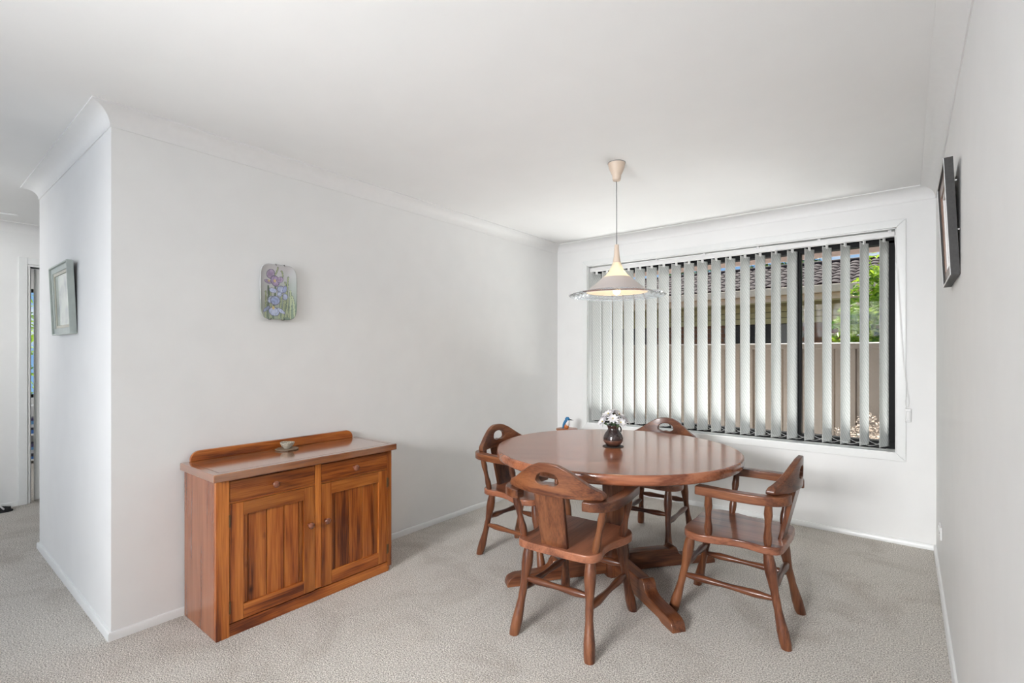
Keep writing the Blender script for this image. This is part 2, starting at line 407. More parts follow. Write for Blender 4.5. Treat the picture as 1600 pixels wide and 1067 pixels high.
for k in range(21):
    v = vane if k == 0 else vane.copy()
    if k: C.objects.link(v)
    v.parent = bl; v.matrix_parent_inverse = Matrix.Translation(-bl.location)
    x = -2.390+k*.1134
    v.location = (x, YV+.004, 0); v.rotation_euler = (0, 0, PH+rnd.uniform(-.05, .05))
    cl = clip if k == 0 else clip.copy()
    if k: C.objects.link(cl)
    cl.parent = v
for sgn in (-1, 1):
    pts = []
    for k in range(20):
        a = Vector((-2.390+k*.1134+sgn*math.cos(PH)*.055, YV+sgn*math.sin(PH)*.055, ZS0+.03)); b = a+Vector((.1134, 0, 0))
        pts += [a.lerp(b, t/6)-Vector((0, 0, .022*math.sin(PI*t/6))) for t in range(6)]
    bm = bmesh.new(); tube(bm, pts+[b], .0011, 5); bpart('link_chain', bm, M['white'])
bm = bmesh.new()
tube(bm, catmull([(-.064, YV-.03, 2.11), (-.045, YB-.022, 1.8), (-.02, YB-.022, 1.3), (.002, YB-.02, 1.05), (-.006, YB-.02, .97), (.004, YB-.02, .93), (.014, YB-.02, .97), (.006, YB-.02, 1.05), (-.015, YB-.022, 1.3), (-.04, YB-.022, 1.8), (-.06, YV-.03, 2.11)], 5, False), .0016, 6)
bpart('control_cord', bm, M['white'])
bm = bmesh.new(); box(bm, -.006, .026, YB-.026, YB-.001, .835, .925); box(bm, .0, .02, YB-.032, YB-.026, .85, .91)
bpart('cord_bracket', bm, M['white'], bevel=.003)

# ------------------------------------------------------------------ sideboard
sbx0, sbx1 = -2.795, -2.414   # back, front of carcass
sby0, sby1 = .909, 1.874
sb = empty('sideboard', (-2.6, 1.39, 0), label='low stained pine sideboard with two drawers and two plank doors', cat='sideboard')
def child(par):
    inv = Matrix.Translation(-par.location) if par.parent is None else None
    def f(name, bm, mat, **k):
        o = link(name, bm, mat, parent=par, **k)
        o.matrix_parent_inverse = Matrix.Translation(-sb.location) if par is sb else Matrix.Identity(4)
        return o
    return f
sp = child(sb)
sp('side_panel', bx(sbx0, sbx1-.02, sby0, sby0+.018, .0, .72), M['side'], bevel=.002)
sp('side_panel', bx(sbx0, sbx1-.02, sby1-.018, sby1, .0, .72), M['pZ'], bevel=.002)
sp('back_panel', bx(sbx0, sbx0+.008, sby0+.018, sby1-.018, .05, .72), M['pZ'])
sp('shelf', bx(sbx0+.01, sbx1-.024, sby0+.018, sby1-.018, .055, .07), M['pY'])
XFc = sbx1
bm = bmesh.new(); box(bm, sbx0, -2.384, .889, 1.890, .721, .757)
sp('top', bm, M['ptop'], bevel=.004)
bm = bmesh.new()   # fine mitred inlay lines of the edge banding
box(bm, sbx0+.02, -2.419, .922, .9235, .7568, .7574); box(bm, sbx0+.02, -2.419, 1.855, 1.8565, .7568, .7574); box(bm, -2.4195, -2.418, .922, 1.8565, .7568, .7574)
sp('edge_joint', bm, plain('dark_joint', (.10, .03, .012), .4))
# back rail with rounded ends
def rr(x0, x1, z0, z1, r):
    pts = [(x0, z0), (x1, z0)]
    for k in range(9): a = PI/2*k/8; pts.append((x1-r+r*math.cos(a), z1-r+r*math.sin(a)))
    for k in range(9): a = PI/2+PI/2*k/8; pts.append((x0+r+r*math.cos(a), z1-r+r*math.sin(a)))
    return pts
bm = bmesh.new(); prism(bm, rr(.930, 1.850, .757, .807, .044), sbx0, sbx0+.018, 'YZ'); sp('back_rail', bm, M['pY'], bevel=.003)
# face frame
sp('stile', bx(XFc-.02, XFc, sby0, .9655, 0, .721), M['pk'], bevel=.0015)
sp('stile', bx(XFc-.02, XFc, 1.3855, 1.4185, .065, .713), M['pZ'], bevel=.0015)
sp('stile', bx(XFc-.02, XFc, 1.8435, sby1, .03, .721), M['pZ'], bevel=.0015)
sp('rail', bx(XFc-.02, XFc, .9655, 1.8435, .711, .721), M['pY'], bevel=.0015)
sp('rail', bx(XFc-.026, XFc-.006, .9655, 1.3855, .606, .615), M['pY'])
sp('rail', bx(XFc-.026, XFc-.006, 1.4185, 1.8435, .606, .615), M['pY'])
sp('plinth', bx(XFc-.02, XFc-.002, .9655, sby1-.02, 0, .055), M['pY'], bevel=.002)
def knob(par, y, z, inv):
    bm = bmesh.new()
    lathe(bm, [(0, 0), (.009, 0), (.0075, .008), (.0085, .013), (.0155, .019), (.0175, .025), (.0155, .031), (.009, .0345), (0, .0355)], 20)
    bmesh.ops.transform(bm, matrix=Matrix.Translation((XFc, y, z)) @ Matrix.Rotation(PI/2, 4, 'Y'), verts=bm.verts[:])
    o = link('knob', bm, M['knob'], parent=par, smooth='full'); o.matrix_parent_inverse = inv; return o
SI = Matrix.Translation(-sb.location)
for (y0, y1, z0, z1, ky) in ((.9675, 1.3835, .615, .7085, 1.169), (1.4205, 1.8415, .615, .7085, 1.616)):
    d = link('drawer', bx(XFc-.022, XFc-.0015, y0, y1, z0, z1), M['pY'], parent=sb, bevel=.0025); d.matrix_parent_inverse = SI
    knob(d, ky, .660, Matrix.Identity(4))
def door(y0, y1, z0, z1, joints, ky, hy):
    sw = .060; d = empty('door', (0, 0, 0), parent=sb); d.matrix_parent_inverse = SI
    I = Matrix.Identity(4)
    def dp(name, bm, mat, **k):
        o = link(name, bm, mat, parent=d, **k); return o
    xf = XFc-.001
    dp('stile', bx(xf-.02, xf, y0, y0+sw, z0, z1), M['pk'], bevel=.002)
    dp('stile', bx(xf-.02, xf, y1-sw, y1, z0, z1), M['pZ'], bevel=.002)
    dp('rail', bx(xf-.02, xf, y0+sw, y1-sw, z1-.062, z1), M['pY'], bevel=.002)
    dp('rail', bx(xf-.02, xf, y0+sw, y1-sw, z0, z0+.068), M['pY'], bevel=.002)
    ys = [y0+sw]+joints+[y1-sw]
    for a, b in zip(ys, ys[1:]):
        dp('plank', bx(xf-.02, xf-.010, a+.0014, b-.0014, z0+.06, z1-.055), M['pk'], bevel=.0022)
    knob(d, ky, .41, I)
    for z in (z0+.075, z1-.075):
        bm = bmesh.new(); lathe(bm, [(.0042, z-.028), (.0042, z+.028)], 10, c=(xf+.001, hy)); bm.faces.new([v for v in bm.verts if v.co.z > z][:10]) if False else None
        box(bm, xf-.004, xf+.0012, hy-.004, hy+.012 if hy > 1.5 else hy+.004, z-.026, z+.026)
        dp('hinge', bm, M['hinge'], smooth=True)
door(.9675, 1.3835, .060, .604, [1.052, 1.139, 1.225, 1.302], 1.350, .967)
door(1.4205, 1.8415, .060, .604, [1.505, 1.592, 1.678, 1.752], 1.442, 1.842)

# bowl on an octagonal coaster
M['stone'] = plain('speckled_stoneware', (.40, .36, .29), .45, noise=.5, scale=120, bump=.3)
M['slate'] = plain('brown_tile', (.20, .14, .09), .5, noise=.15, scale=60)
cx, cy = -2.712, 1.385
bm = bmesh.new(); n8 = [(cx+.062*math.cos(PI/8+PI/4*k), cy+.062*math.sin(PI/8+PI/4*k)) for k in range(8)]
n8b = [(cx+.056*math.cos(PI/8+PI/4*k), cy+.056*math.sin(PI/8+PI/4*k)) for k in range(8)]
prism(bm, n8, .7605, .765); prism(bm, n8b, .7574, .7605)
link('coaster', bm, M['slate'], bevel=.001, label='small octagonal brown coaster under the bowl on the sideboard', cat='coaster')
bm = bmesh.new()
lathe(bm, [(0, .0), (.018, 0), (.019, .004), (.032, .016), (.037, .030), (.0375, .034), (.0355, .034), (.030, .018), (.016, .007), (0, .006)], 28)
for v in bm.verts:
    a = math.atan2(v.co.y, v.co.x); v.co.z += .0015*math.sin(2*a+1)*(v.co.z/.03)
link('bowl', bm, M['stone'], smooth='full', loc=(cx+.002, cy+.002, .765), label='small speckled cream stoneware bowl on the sideboard', cat='bowl')

# ------------------------------------------------------------------ round dining table
TX, TY, TR, TZ = -1.352, 2.676, .697, .742
tb = empty('dining_table', (TX, TY, 0), math.radians(0), label='round red-brown wooden pedestal dining table with four scrolled feet', cat='table')
bm = bmesh.new()
prof = [(0, TZ-.052), (TR-.014, TZ-.052), (TR-.012, TZ-.052), (TR-.004, TZ-.048), (TR, TZ-.040), (TR, TZ-.008), (TR-.003, TZ-.003), (TR-.009, TZ), (TR-.0105, TZ), (0, TZ)]
lathe(bm, prof, 96)
tt = link('tabletop', bm, M['top'], parent=tb, smooth=True)
tt.rotation_euler = (0, 0, math.radians(35))
AR = math.radians(-37)
pw = .072
oct_ = []
for sx, sy in ((1, 1), (-1, 1), (-1, -1), (1, -1)):
    q = [(sx*pw, sy*(pw-.018)), (sx*(pw-.018), sy*pw)]
    oct_ += q if sx*sy > 0 else q[::-1]
bm = bmesh.new()
rings = []
for z, s in ((.0, 1.0), (.12, 1.0), (.16, .92), (.26, .84), (.42, .80), (.58, .86), (.66, .98), (.691, 1.02)):
    rings.append([bm.verts.new((x*s, y*s, z)) for x, y in oct_])
for a, b in zip(rings, rings[1:]):
    for k in range(8): bm.faces.new((a[k], a[(k+1) % 8], b[(k+1) % 8], b[k]))
bm.faces.new(rings[0][::-1]); bm.faces.new(rings[-1])
o = link('pedestal', bm, M['wZ'], parent=tb, bevel=.004); o.rotation_euler = (0, 0, AR+PI/4*0)
# scrolled foot profile (along +x, z up)
def foot_bm():
    top = catmull([(.06, .118, 0), (.30, .118, 0), (.345, .116, 0), (.375, .130, 0), (.395, .118, 0), (.415, .082, 0), (.46, .066, 0), (.56, .060, 0), (.61, .058, 0), (.648, .044, 0), (.662, .018, 0)], 4, False)
    pts = [(p.x, p.y) for p in top]+[(.664, .0), (.57, .0), (.54, .010), (.10, .014), (.06, .014)]
    bm = bmesh.new(); prism(bm, pts, -.036, .036, 'XZ'); return bm
ft0 = link('foot', foot_bm(), M['wX'], parent=tb, bevel=.005)
ft0.rotation_euler = (0, 0, AR)
for k in range(1, 4):
    c = ft0.copy(); C.objects.link(c); c.parent = tb; c.rotation_euler = (0, 0, AR+k*PI/2)
# upper cleats under the top
bm = bmesh.new()
prism(bm, [(-.46, .690), (.46, .690), (.44, .672), (.30, .650), (-.30, .650), (-.44, .672)], -.035, .035, 'XZ')
o = link('cleat', bm, M['wX'], parent=tb, bevel=.004); o.rotation_euler = (0, 0, AR)
c = o.copy(); C.objects.link(c); c.parent = tb; c.rotation_euler = (0, 0, AR+PI/2)

# ------------------------------------------------------------------ captain's chairs
LEGP = [(0, .019), (.04, .020), (.12, .0225), (.24, .0235), (.36, .0205), (.50, .0175), (.60, .0185), (.72, .0225), (.84, .0255), (.94, .0235), (1, .022)]
LEGP = [(0, .0225), (.06, .0250), (.17, .0250), (.28, .0205), (.38, .0175), (.47, .0185), (.56, .0175), (.66, .0215), (.77, .0265), (.87, .0255), (.95, .0215), (1, .0205)]
STRP = [(0, .010), (.08, .0135), (.2, .0185), (.33, .0160), (.45, .0130), (.56, .0130), (.68, .0160), (.8, .0185), (.92, .0135), (1, .010)]
SPNP = [(0, .014), (.1, .0175), (.22, .0185), (.36, .0145), (.48, .0135), (.6, .0145), (.74, .0185), (.88, .0165), (1, .015)]
SH, ST = .432, .036
def crest_bm():
    xs_t = [0, .1, .2, .4, .6, .8, .92, .985, 1.0]; hs = [1, .995, .975, .83, .60, .37, .265, .215, .14]
    W, H = .238, .145; nseg = 48; hw = .058
    bm = bmesh.new(); cols = {}
    us = [-1+2*i/nseg for i in range(nseg+1)]
    us += [-hw/W, hw/W, -hw/W*.93, hw/W*.93, -hw/W*.8, hw/W*.8]; us = sorted(set(round(u, 5) for u in us))
    def smooth_h(t):
        return sum(interp(min(1, abs(t+d)), xs_t, hs) for d in (-.05, -.025, 0, .025, .05))/5 if t < .93 else interp(t, xs_t, hs)
    data = []
    for u in us:
        t = abs(u); x = u*W
        z1 = H*smooth_h(t); z0 = 0 if t < .97 else .004
        s = min(1, abs(x)/hw)
        inside = abs(x) < hw-1e-4
        e = math.sqrt(max(0, 1-s**2.2))
        mid = .062 if abs(x) > hw-1e-4 else .062
        if inside: h0 = .066-.022*e+.006*math.exp(-(x/.015)**2)*1.0; h1 = .066+.037*e
        else: h0 = h1 = min(.066, (z0+z1)/2)
        data.append((x, z0, h0, h1, z1, inside))
    TH = .040
    def pos(x, z, side):
        u = x/W; yc = -.266+.070*u*u
        return (x, yc-.07*z+side*(TH/2-.010*(z/.145)*.8), z+.672)
    V = []
    for x, z0, h0, h1, z1, ins in data:
        r = []
        for side in (-1, 1):
            a = bm.verts.new(pos(x, z0, side)); b = bm.verts.new(pos(x, h0, side))
            c = bm.verts.new(pos(x, h1, side)) if ins else b
            d = bm.verts.new(pos(x, z1, side)); r.append((a, b, c, d))
        V.append(r)
    def face(*v):
        q = []
        for k in v:
            if k not in q: q.append(k)
        if len(q) > 2: bm.faces.new(q)
    for i in range(len(V)-1):
        for s in (0, 1):
            a, b = V[i][s], V[i+1][s]
            face(a[0], b[0], b[1], a[1]); face(a[2], b[2], b[3], a[3])
        A, B = V[i], V[i+1]
        face(A[0][0], A[1][0], B[1][0], B[0][0]); face(A[0][3], B[0][3], B[1][3], A[1][3])
        if data[i][5] or data[i+1][5]:
            face(A[0][1], B[0][1], B[1][1], A[1][1]); face(A[0][2], A[1][2], B[1][2], B[0][2])
    for A in (V[0], V[-1]):
        face(A[0][0], A[0][1], A[1][1], A[1][0]); face(A[0][1], A[0][3], A[1][3], A[1][1])
    return bm
def arm_bm(s):
    cl = catmull([(.158, -.246, 0), (.203, -.238, 0), (.237, -.208, 0), (.254, -.155, 0), (.260, -.07, 0), (.257, .0, 0), (.250, .06, 0), (.246, .116, 0)], 5, False)
    wd = [.026]*len(cl); n = len(cl)
    L_, R_ = [], []
    for i, p in enumerate(cl):
        d = (cl[min(i+1, n-1)]-cl[max(i-1, 0)]).normalized(); nn = Vector((-d.y, d.x, 0))
        t = i/(n-1); hw = .026+.004*max(0, (t-.7)/.3)
        L_.append(p+nn*hw); R_.append(p-nn*hw)
    pts = [(p.x*s, p.y) for p in L_]+[(p.x*s, p.y) for p in R_[::-1]]
    bm = bmesh.new(); prism(bm, pts, .630, .672); return bm
def make_chair():
    t = empty('captains_chair')
    out = catmull([(.0, .205, 0), (.11, .209, 0), (.195, .190, 0), (.234, .125, 0), (.222, .045, 0), (.196, -.03, 0), (.192, -.10, 0), (.205, -.17, 0), (.175, -.226, 0), (.09, -.238, 0),
                   (0, -.238, 0), (-.09, -.238, 0), (-.175, -.226, 0), (-.205, -.17, 0), (-.192, -.10, 0), (-.196, -.03, 0), (-.222, .045, 0), (-.234, .125, 0), (-.195, .190, 0), (-.11, .209, 0)], 4)
    bm = bmesh.new(); prism(bm, [(p.x, p.y) for p in out], SH-ST, SH)
    link('seat', bm, M['seat'], parent=t, bevel=.006, seg=3, angle=60)
    for sx in (-1, 1):
        for sy in (-1, 1):
            bm = bmesh.new(); p0 = Vector((sx*.19, sy*.254, .0)); p1 = Vector((sx*.158, sy*.172, SH-ST+.004))
            rod(bm, p0, p1, LEGP, 12, bend=(sx*-.006, sy*-.006, 0))
            for v in bm.verts:
                if v.co.z < .006: v.co.z = 0
            link('leg', bm, M['wZ'], parent=t, smooth=True)
    def at(sx, sy, z):
        k = z/(SH-ST); return Vector((sx*(.19-.032*k-.006*math.sin(PI*k)), sy*(.254-.082*k-.006*math.sin(PI*k)), z))
    for sx in (-1, 1):
        bm = bmesh.new(); rod(bm, at(sx, -1, .195), at(sx, 1, .195), STRP, 10); link('side_stretcher', bm, M['wY'], parent=t, smooth=True)
    for sy in (-1, 1):
        bm = bmesh.new(); rod(bm, at(-1, sy, .245), at(1, sy, .245), STRP, 10); link('cross_stretcher', bm, M['wX'], parent=t, smooth=True)
    for sx in (-1, 1):
        link('arm', arm_bm(sx), M['wY'], parent=t, bevel=.006, seg=3, angle=50)
        bm = bmesh.new(); rod(bm, (sx*.205, .075, SH-.003), (sx*.248, .062, .633), SPNP, 12); link('spindle', bm, M['wZ'], parent=t, smooth=True)
        bm = bmesh.new(); rod(bm, (sx*.180, -.176, SH-.003), (sx*.228, -.190, .633), SPNP, 12); link('spindle', bm, M['wZ'], parent=t, smooth=True)
    # splat
    bm = bmesh.new(); y0, y1, z0, z1 = -.205, -.266, SH-.004, .685
    vs = []
    for z, yy, hw in ((z0, y0, .066), (z1, y1, .074)):
        for dx in (-1, 1):
            for dy in (-1, 1): vs.append(bm.verts.new((dx*hw, yy+dy*.010, z)))
    for f in ((0, 1, 3, 2), (4, 6, 7, 5), (0, 4, 5, 1), (2, 3, 7, 6), (0, 2, 6, 4), (1, 5, 7, 3)): bm.faces.new([vs[i] for i in f])
    link('splat', bm, M['wZ'], parent=t, bevel=.003)
    link('crest_rail', crest_bm(), M['wX'], parent=t, bevel=.005, seg=3, angle=50)
    return t
ch0 = make_chair()
spots = [(-1.249, 2.066, math.radians(4.5), 'wooden captains chair nearest the camera, its back to the camera'),
         (-1.900, 2.560, math.radians(-90-2), 'wooden captains chair against the left wall side of the table'),
         (-.664, 2.638, math.radians(90), 'wooden captains chair on the right of the table beside the blank wall'),
         (-1.390, 3.346, math.radians(183.2), 'wooden captains chair behind the table, its back to the window')]
for i, (x, y, rz, lab) in enumerate(spots):
    c = ch0 if i == 0 else copy_tree(ch0)
    c.location = (x, y, 0); c.rotation_euler = (0, 0, rz)
    tag(c, None, lab, 'chair', 'captains chairs round the dining table')

# ------------------------------------------------------------------ vase, coaster, flowers
VX, VY = -1.365, 2.682
M['glaze'] = plain('brown_black_glaze', (.035, .022, .020), .18, noise=.5, scale=18, Coat_Weight=.6)
M['rust'] = plain('rust_stoneware', (.10, .045, .03), .3, noise=.3, scale=40)
bm = bmesh.new(); lathe(bm, [(0, 0), (.060, 0), (.062, .002), (.060, .004), (0, .004)], 32)
link('vase_coaster', bm, plain('black_cork', (.03, .025, .02), .6), smooth=True, loc=(VX, VY, TZ), label='thin round black coaster under the dark jug on the table', cat='coaster')
bm = bmesh.new()
lathe(bm, [(0, .0), (.034, 0), (.038, .004), (.052, .022), (.058, .042), (.056, .060), (.046, .080), (.034, .094), (.0305, .102), (.033, .112), (.038, .120), (.039, .124), (.036, .124), (.029, .112), (.027, .100), (.040, .08), (.050, .05), (.04, .012), (0, .008)], 36)
v0 = link('vase', bm, M['glaze'], smooth='full', loc=(VX, VY, TZ+.004), label='squat dark brown glazed jug vase holding white flowers', cat='vase')
bm = bmesh.new(); lathe(bm, [(.0385, .004), (.0527, .022), (.0585, .036), (.0575, .038), (.052, .024), (.037, .005)], 36, closed=True)
link('glaze_band', bm, M['rust'], parent=v0, smooth='full', label='unglazed rust coloured lower band')
bm = bmesh.new(); tube(bm, catmull([(.030, 0, .112), (.052, 0, .112), (.064, 0, .092), (.054, 0, .066)], 5, False), .0045, 8); 
bmesh.ops.transform(bm, matrix=Matrix.Rotation(math.radians(70), 4, 'Z'), verts=bm.verts[:])
link('handle', bm, M['glaze'], parent=v0, smooth='full')
M['petal'] = plain('silk_petal', (.74, .73, .75), .6, noise=.05)
M['pist'] = plain('yellow_green_centre', (.50, .42, .10), .6, noise=.2, scale=200)
M['leafg'] = plain('silk_leaf', (.05, .085, .035), .5, noise=.3)
def flower_bm(n=10, r=.039, rng=random):
    bm = bmesh.new()
    for ring, (cnt, rad, up) in enumerate(((n, r, .25), (n-2, r*.75, .7))):
        for k in range(cnt):
            a = 2*PI*(k+.5*ring)/cnt+rng.uniform(-.08, .08); L_ = rad*rng.uniform(.88, 1.08)
            R3 = Matrix.Rotation(a, 3, 'Z'); rows = []
            for t, w_ in ((0.08, .0018), (.35, .0050), (.62, .0062), (.85, .0040), (1, .0004)):
                z = up*L_*t*(1-.45*t)
                rows.append([bm.verts.new(R3 @ Vector((L_*t, s*w_*r/.034, z+abs(s)*.0012))) for s in (-1, 0, 1)])
            for p, q in zip(rows, rows[1:]):
                for j in (0, 1): bm.faces.new((p[j], p[j+1], q[j+1], q[j]))
    return bm
rf = random.Random(11)
base = None
fl = [(0, 0, .088, 0, 0), (-.034, -.02, .074, -.5, -.3), (.032, -.022, .068, .5, -.35), (-.052, .02, .050, -.9, .2), (.056, .015, .052, .9, .2), (-.012, -.046, .045, -.1, -.95), (.02, .04, .07, .2, .5),
      (.078, -.016, .026, 1.2, -.2), (-.070, -.022, .022, -1.2, -.3), (-.03, .045, .055, -.5, .8), (.036, -.05, .020, .5, -1.0)]
flabs = {0: 'white silk flower topmost of the bunch in the jug', 1: 'white silk flower just left of the topmost one in the jug', 2: 'white silk flower just right of the topmost one in the jug',
         3: 'white silk flower on the left side of the bunch, behind the drooping one', 4: 'white silk flower on the right side of the bunch, behind the drooping one',
         5: 'white silk flower facing the camera, low at the front middle of the jug', 6: 'white silk flower behind the topmost one of the bunch',
         7: 'white silk flower drooping at the far right end of the bunch', 8: 'white silk flower drooping at the far left end of the bunch',
         9: 'white silk flower at the back left of the bunch in the jug', 10: 'lowest white silk flower at the front right of the jug rim'}
for i, (dx, dy, dz, ax, ay) in enumerate(fl):
    # positions given in the camera-facing frame of the bunch
    cx_, sx_ = math.cos(YAW), math.sin(YAW)
    X = dx*cx_-dy*sx_; Y = dx*sx_+dy*cx_
    if base is None:
        base = empty('silk_flower')
        link('petals', flower_bm(rng=rf), M['petal'], parent=base, smooth='full')
        bm = bmesh.new(); lathe(bm, [(0, .010), (.003, .009), (.0042, .005), (.003, .001), (0, 0)], 10); link('flower_centre', bm, M['pist'], parent=base, smooth='full')
        bm = bmesh.new()
        for k in range(3):
            a = 2*PI*k/3
            R3 = Matrix.Rotation(a, 3, 'Z'); rr_ = [[bm.verts.new(R3 @ Vector((.03*t, s*w_, -.004-.022*t))) for s in (-1, 1)] for t, w_ in ((0, .002), (.5, .007), (1, .001))]
            for p, q in zip(rr_, rr_[1:]): bm.faces.new((p[0], p[1], q[1], q[0]))
        link('calyx', bm, M['leafg'], parent=base, smooth='full')
        c = base
    else: c = copy_tree(base)
    c.location = (VX+X*.93, VY+Y*.93, TZ+.130+dz*.88)
    tilt_dir = Vector((ax*cx_-ay*sx_, ax*sx_+ay*cx_, 1.0)).normalized()
    q = Vector((0, 0, 1)).rotation_difference(tilt_dir); c.rotation_euler = (q.to_matrix() @ Matrix.Rotation(i*.7, 3, 'Z')).to_euler()
    # stem for each flower, reaching into the jug
    p_top = Vector(c.location); inv = (Matrix.Translation(c.location) @ c.rotation_euler.to_matrix().to_4x4()).inverted()
    bm = bmesh.new(); p_bot = Vector((VX+X*.10, VY+Y*.10, TZ+.05)); mid = Vector((VX+X*.25, VY+Y*.25, TZ+.132))
    tube(bm, [inv @ p for p in catmull([p_bot, mid, p_top-tilt_dir*.004], 5, False)], .0014, 5)
    link('stem', bm, M['leafg'], parent=c, smooth='full')
    tag(c, None, flabs.get(i, 'white silk flower in the middle of the bunch in the jug'), 'flower', 'white flowers in the jug')

# ------------------------------------------------------------------ kingfisher on a small stand in the corner
KX, KY, KZ = -2.50, 3.97, .592
st = empty('plant_stand', (KX, KY, 0), label='small round wooden stand in the corner behind the table', cat='stand')
bm = bmesh.new(); lathe(bm, [(0, KZ-.018), (.096, KZ-.018), (.101, KZ-.010), (.100, KZ-.003), (.096, KZ), (0, KZ)], 36); link('stand_top', bm, M['pX'], parent=st, smooth=True)
bm = bmesh.new(); lathe(bm, [(0, .10), (.02, .10), (.028, .14), (.018, .20), (.024, .30), (.016, .38), (.022, .48), (.016, .52), (.03, .55), (.045, KZ-.018), (0, KZ-.018)], 20); link('column', bm, M['pZ'], parent=st, smooth=True)
for k in range(3):
    bm = bmesh.new(); a = 2*PI*k/3+.4
    tube(bm, [(math.cos(a)*r, math.sin(a)*r, z) for r, z in ((.01, .14), (.05, .12), (.09, .06), (.125, .016))], .014, 8); link('leg', bm, M['pZ'], parent=st, smooth='full')
def kingfisher():
    t = empty('kingfisher_figurine', (KX-.002, KY, KZ), rz=YAW, label='small blue and orange kingfisher bird figurine on the corner stand', cat='figurine')
    orange = plain('kingfisher_orange', (.62, .20, .05), .45, noise=.15); blue = plain('kingfisher_blue', (.03, .20, .42), .35, noise=.35, scale=90)
    white = plain('kingfisher_white', (.78, .78, .76), .5); dark = plain('kingfisher_bill', (.03, .02, .02), .3)
    # body: skinned chain leaning, bill towards +x (image right)
    def blob(name, pts, mat, sq=.85, par=t):
        bm = bmesh.new(); n = 14; rings = []
        P = [Vector(p[:3]) for p in pts]
        for i, p in enumerate(pts):
            d = (P[min(i+1, len(P)-1)]-P[max(i-1, 0)]).normalized(); yv = Vector((0, 1, 0)); xv = yv.cross(d).normalized()
            rings.append([bm.verts.new(P[i]+xv*p[3]*math.cos(2*PI*k/n)+yv*p[3]*sq*math.sin(2*PI*k/n)) for k in range(n)])
        for a, b in zip(rings, rings[1:]):
            for k in range(n): bm.faces.new((a[k], a[(k+1) % n], b[(k+1) % n], b[k]))
        bm.faces.new(rings[0][::-1]); bm.faces.new(rings[-1])
        o = link(name, bm, mat, parent=par, smooth='full'); return o
    blob('body', [(-.012, 0, .0, .012), (-.010, 0, .006, .022), (-.004, 0, .018, .026), (.000, 0, .034, .024), (.003, 0, .044, .018)], orange)
    blob('back_feathers', [(-.036, 0, -.000, .003), (-.032, 0, .014, .008), (-.027, 0, .032, .012), (-.018, 0, .052, .014), (-.008, 0, .068, .015), (.002, 0, .082, .014)], blue, 1.3)
    blob('head', [(-.012, 0, .078, .004), (-.008, 0, .082, .014), (.002, 0, .088, .020), (.014, 0, .088, .019), (.024, 0, .084, .012), (.030, 0, .082, .005)], blue, .95)
    blob('throat', [(.002, 0, .026, .020), (.006, 0, .040, .0235), (.009, 0, .056, .0205), (.012, 0, .070, .018), (.013, 0, .077, .014)], white, 1.0)
    blob('bill', [(.024, 0, .083, .0065), (.042, 0, .080, .0042), (.066, 0, .077, .0006)], dark, .8)
    for s in (-1, 1):
        bm = bmesh.new(); bmesh.ops.create_uvsphere(bm, u_segments=8, v_segments=6, radius=.0028); bmesh.ops.translate(bm, vec=(.020, s*.0135, .088), verts=bm.verts[:]); link('eye', bm, dark, parent=t, smooth='full')
        bm = bmesh.new(); bmesh.ops.create_uvsphere(bm, u_segments=8, v_segments=6, radius=.005); bmesh.ops.translate(bm, vec=(.004, s*.0145, .082), verts=bm.verts[:]); link('ear_patch', bm, white, parent=t, smooth='full')
kingfisher()

# ------------------------------------------------------------------ pendant lamp
LX, LY = -1.314, 2.626
lamp = empty('pendant_lamp', (LX, LY, ZC), label='pendant lamp with flared cream and grey shade and clear rippled rim', cat='lamp')
beige = plain('beige_plastic', (.62, .50, .40), .45, noise=.03)
bm = bmesh.new(); lathe(bm, [(0, 0), (.049, 0), (.0495, -.006), (.048, -.012), (.044, -.030), (.034, -.055), (.026, -.072), (.024, -.095), (.020, -.104), (.010, -.108), (0, -.108)], 32)
link('ceiling_rose', bm, beige, parent=lamp, smooth='full')
bm = bmesh.new(); lathe(bm, [(0, -.001), (.051, -.001), (.051, -.0045), (0, -.0045)], 32); link('mounting_ring', bm, M['cord'], parent=lamp, smooth=True)
ZT, ZM, ZB, ZR = 1.925-ZC, 1.822-ZC, 1.735-ZC, 1.635-ZC
bm = bmesh.new(); tube(bm, [(0, 0, -.104), (0, 0, ZT-.0)], .0028, 8); link('flex', bm, M['cord'], parent=lamp, smooth='full')
bm = bmesh.new(); lathe(bm, [(0, ZT+.002), (.0115, ZT), (.013, ZT-.02), (.016, ZT-.06), (.0225, ZM-.001), (.020, ZM-.001), (.012, ZT-.06), (0, ZT-.06)], 28); link('neck', bm, beige, parent=lamp, smooth=True)
def frosted(name, col, tr=.6, em=None):
    m, t, b = newmat(name); setp(b, Roughness=.35); b.inputs['Base Color'].default_value = col+(1,)
    x = t.nodes.new('ShaderNodeBsdfTranslucent'); x.inputs[0].default_value = col+(1,)
    ms = t.nodes.new('ShaderNodeMixShader'); ms.inputs[0].default_value = tr
    n = t.nodes.new('ShaderNodeTexNoise'); n.inputs['Scale'].default_value = 40
    bp = t.nodes.new('ShaderNodeBump'); bp.inputs['Strength'].default_value = .05; t.links.new(n.outputs['Fac'], bp.inputs['Height']); t.links.new(bp.outputs[0], b.inputs['Normal'])
    t.links.new(b.outputs[0], ms.inputs[1]); t.links.new(x.outputs[0], ms.inputs[2]); t.links.new(ms.outputs[0], t.nodes['Material Output'].inputs[0])
    return m
def shell(prof, th=.002):
    inner = [(r-th if r > th else r, z-th*.6) for r, z in prof][::-1]
    return prof+inner
bm = bmesh.new(); lathe(bm, shell([(.0225, ZM), (.030, ZM-.020), (.042, ZM-.045), (.062, ZM-.072), (.081, ZB)]), 48, closed=True); link('upper_shade', bm, frosted('cream_frosted_glass', (.88, .84, .74), .55), parent=lamp, smooth=True)
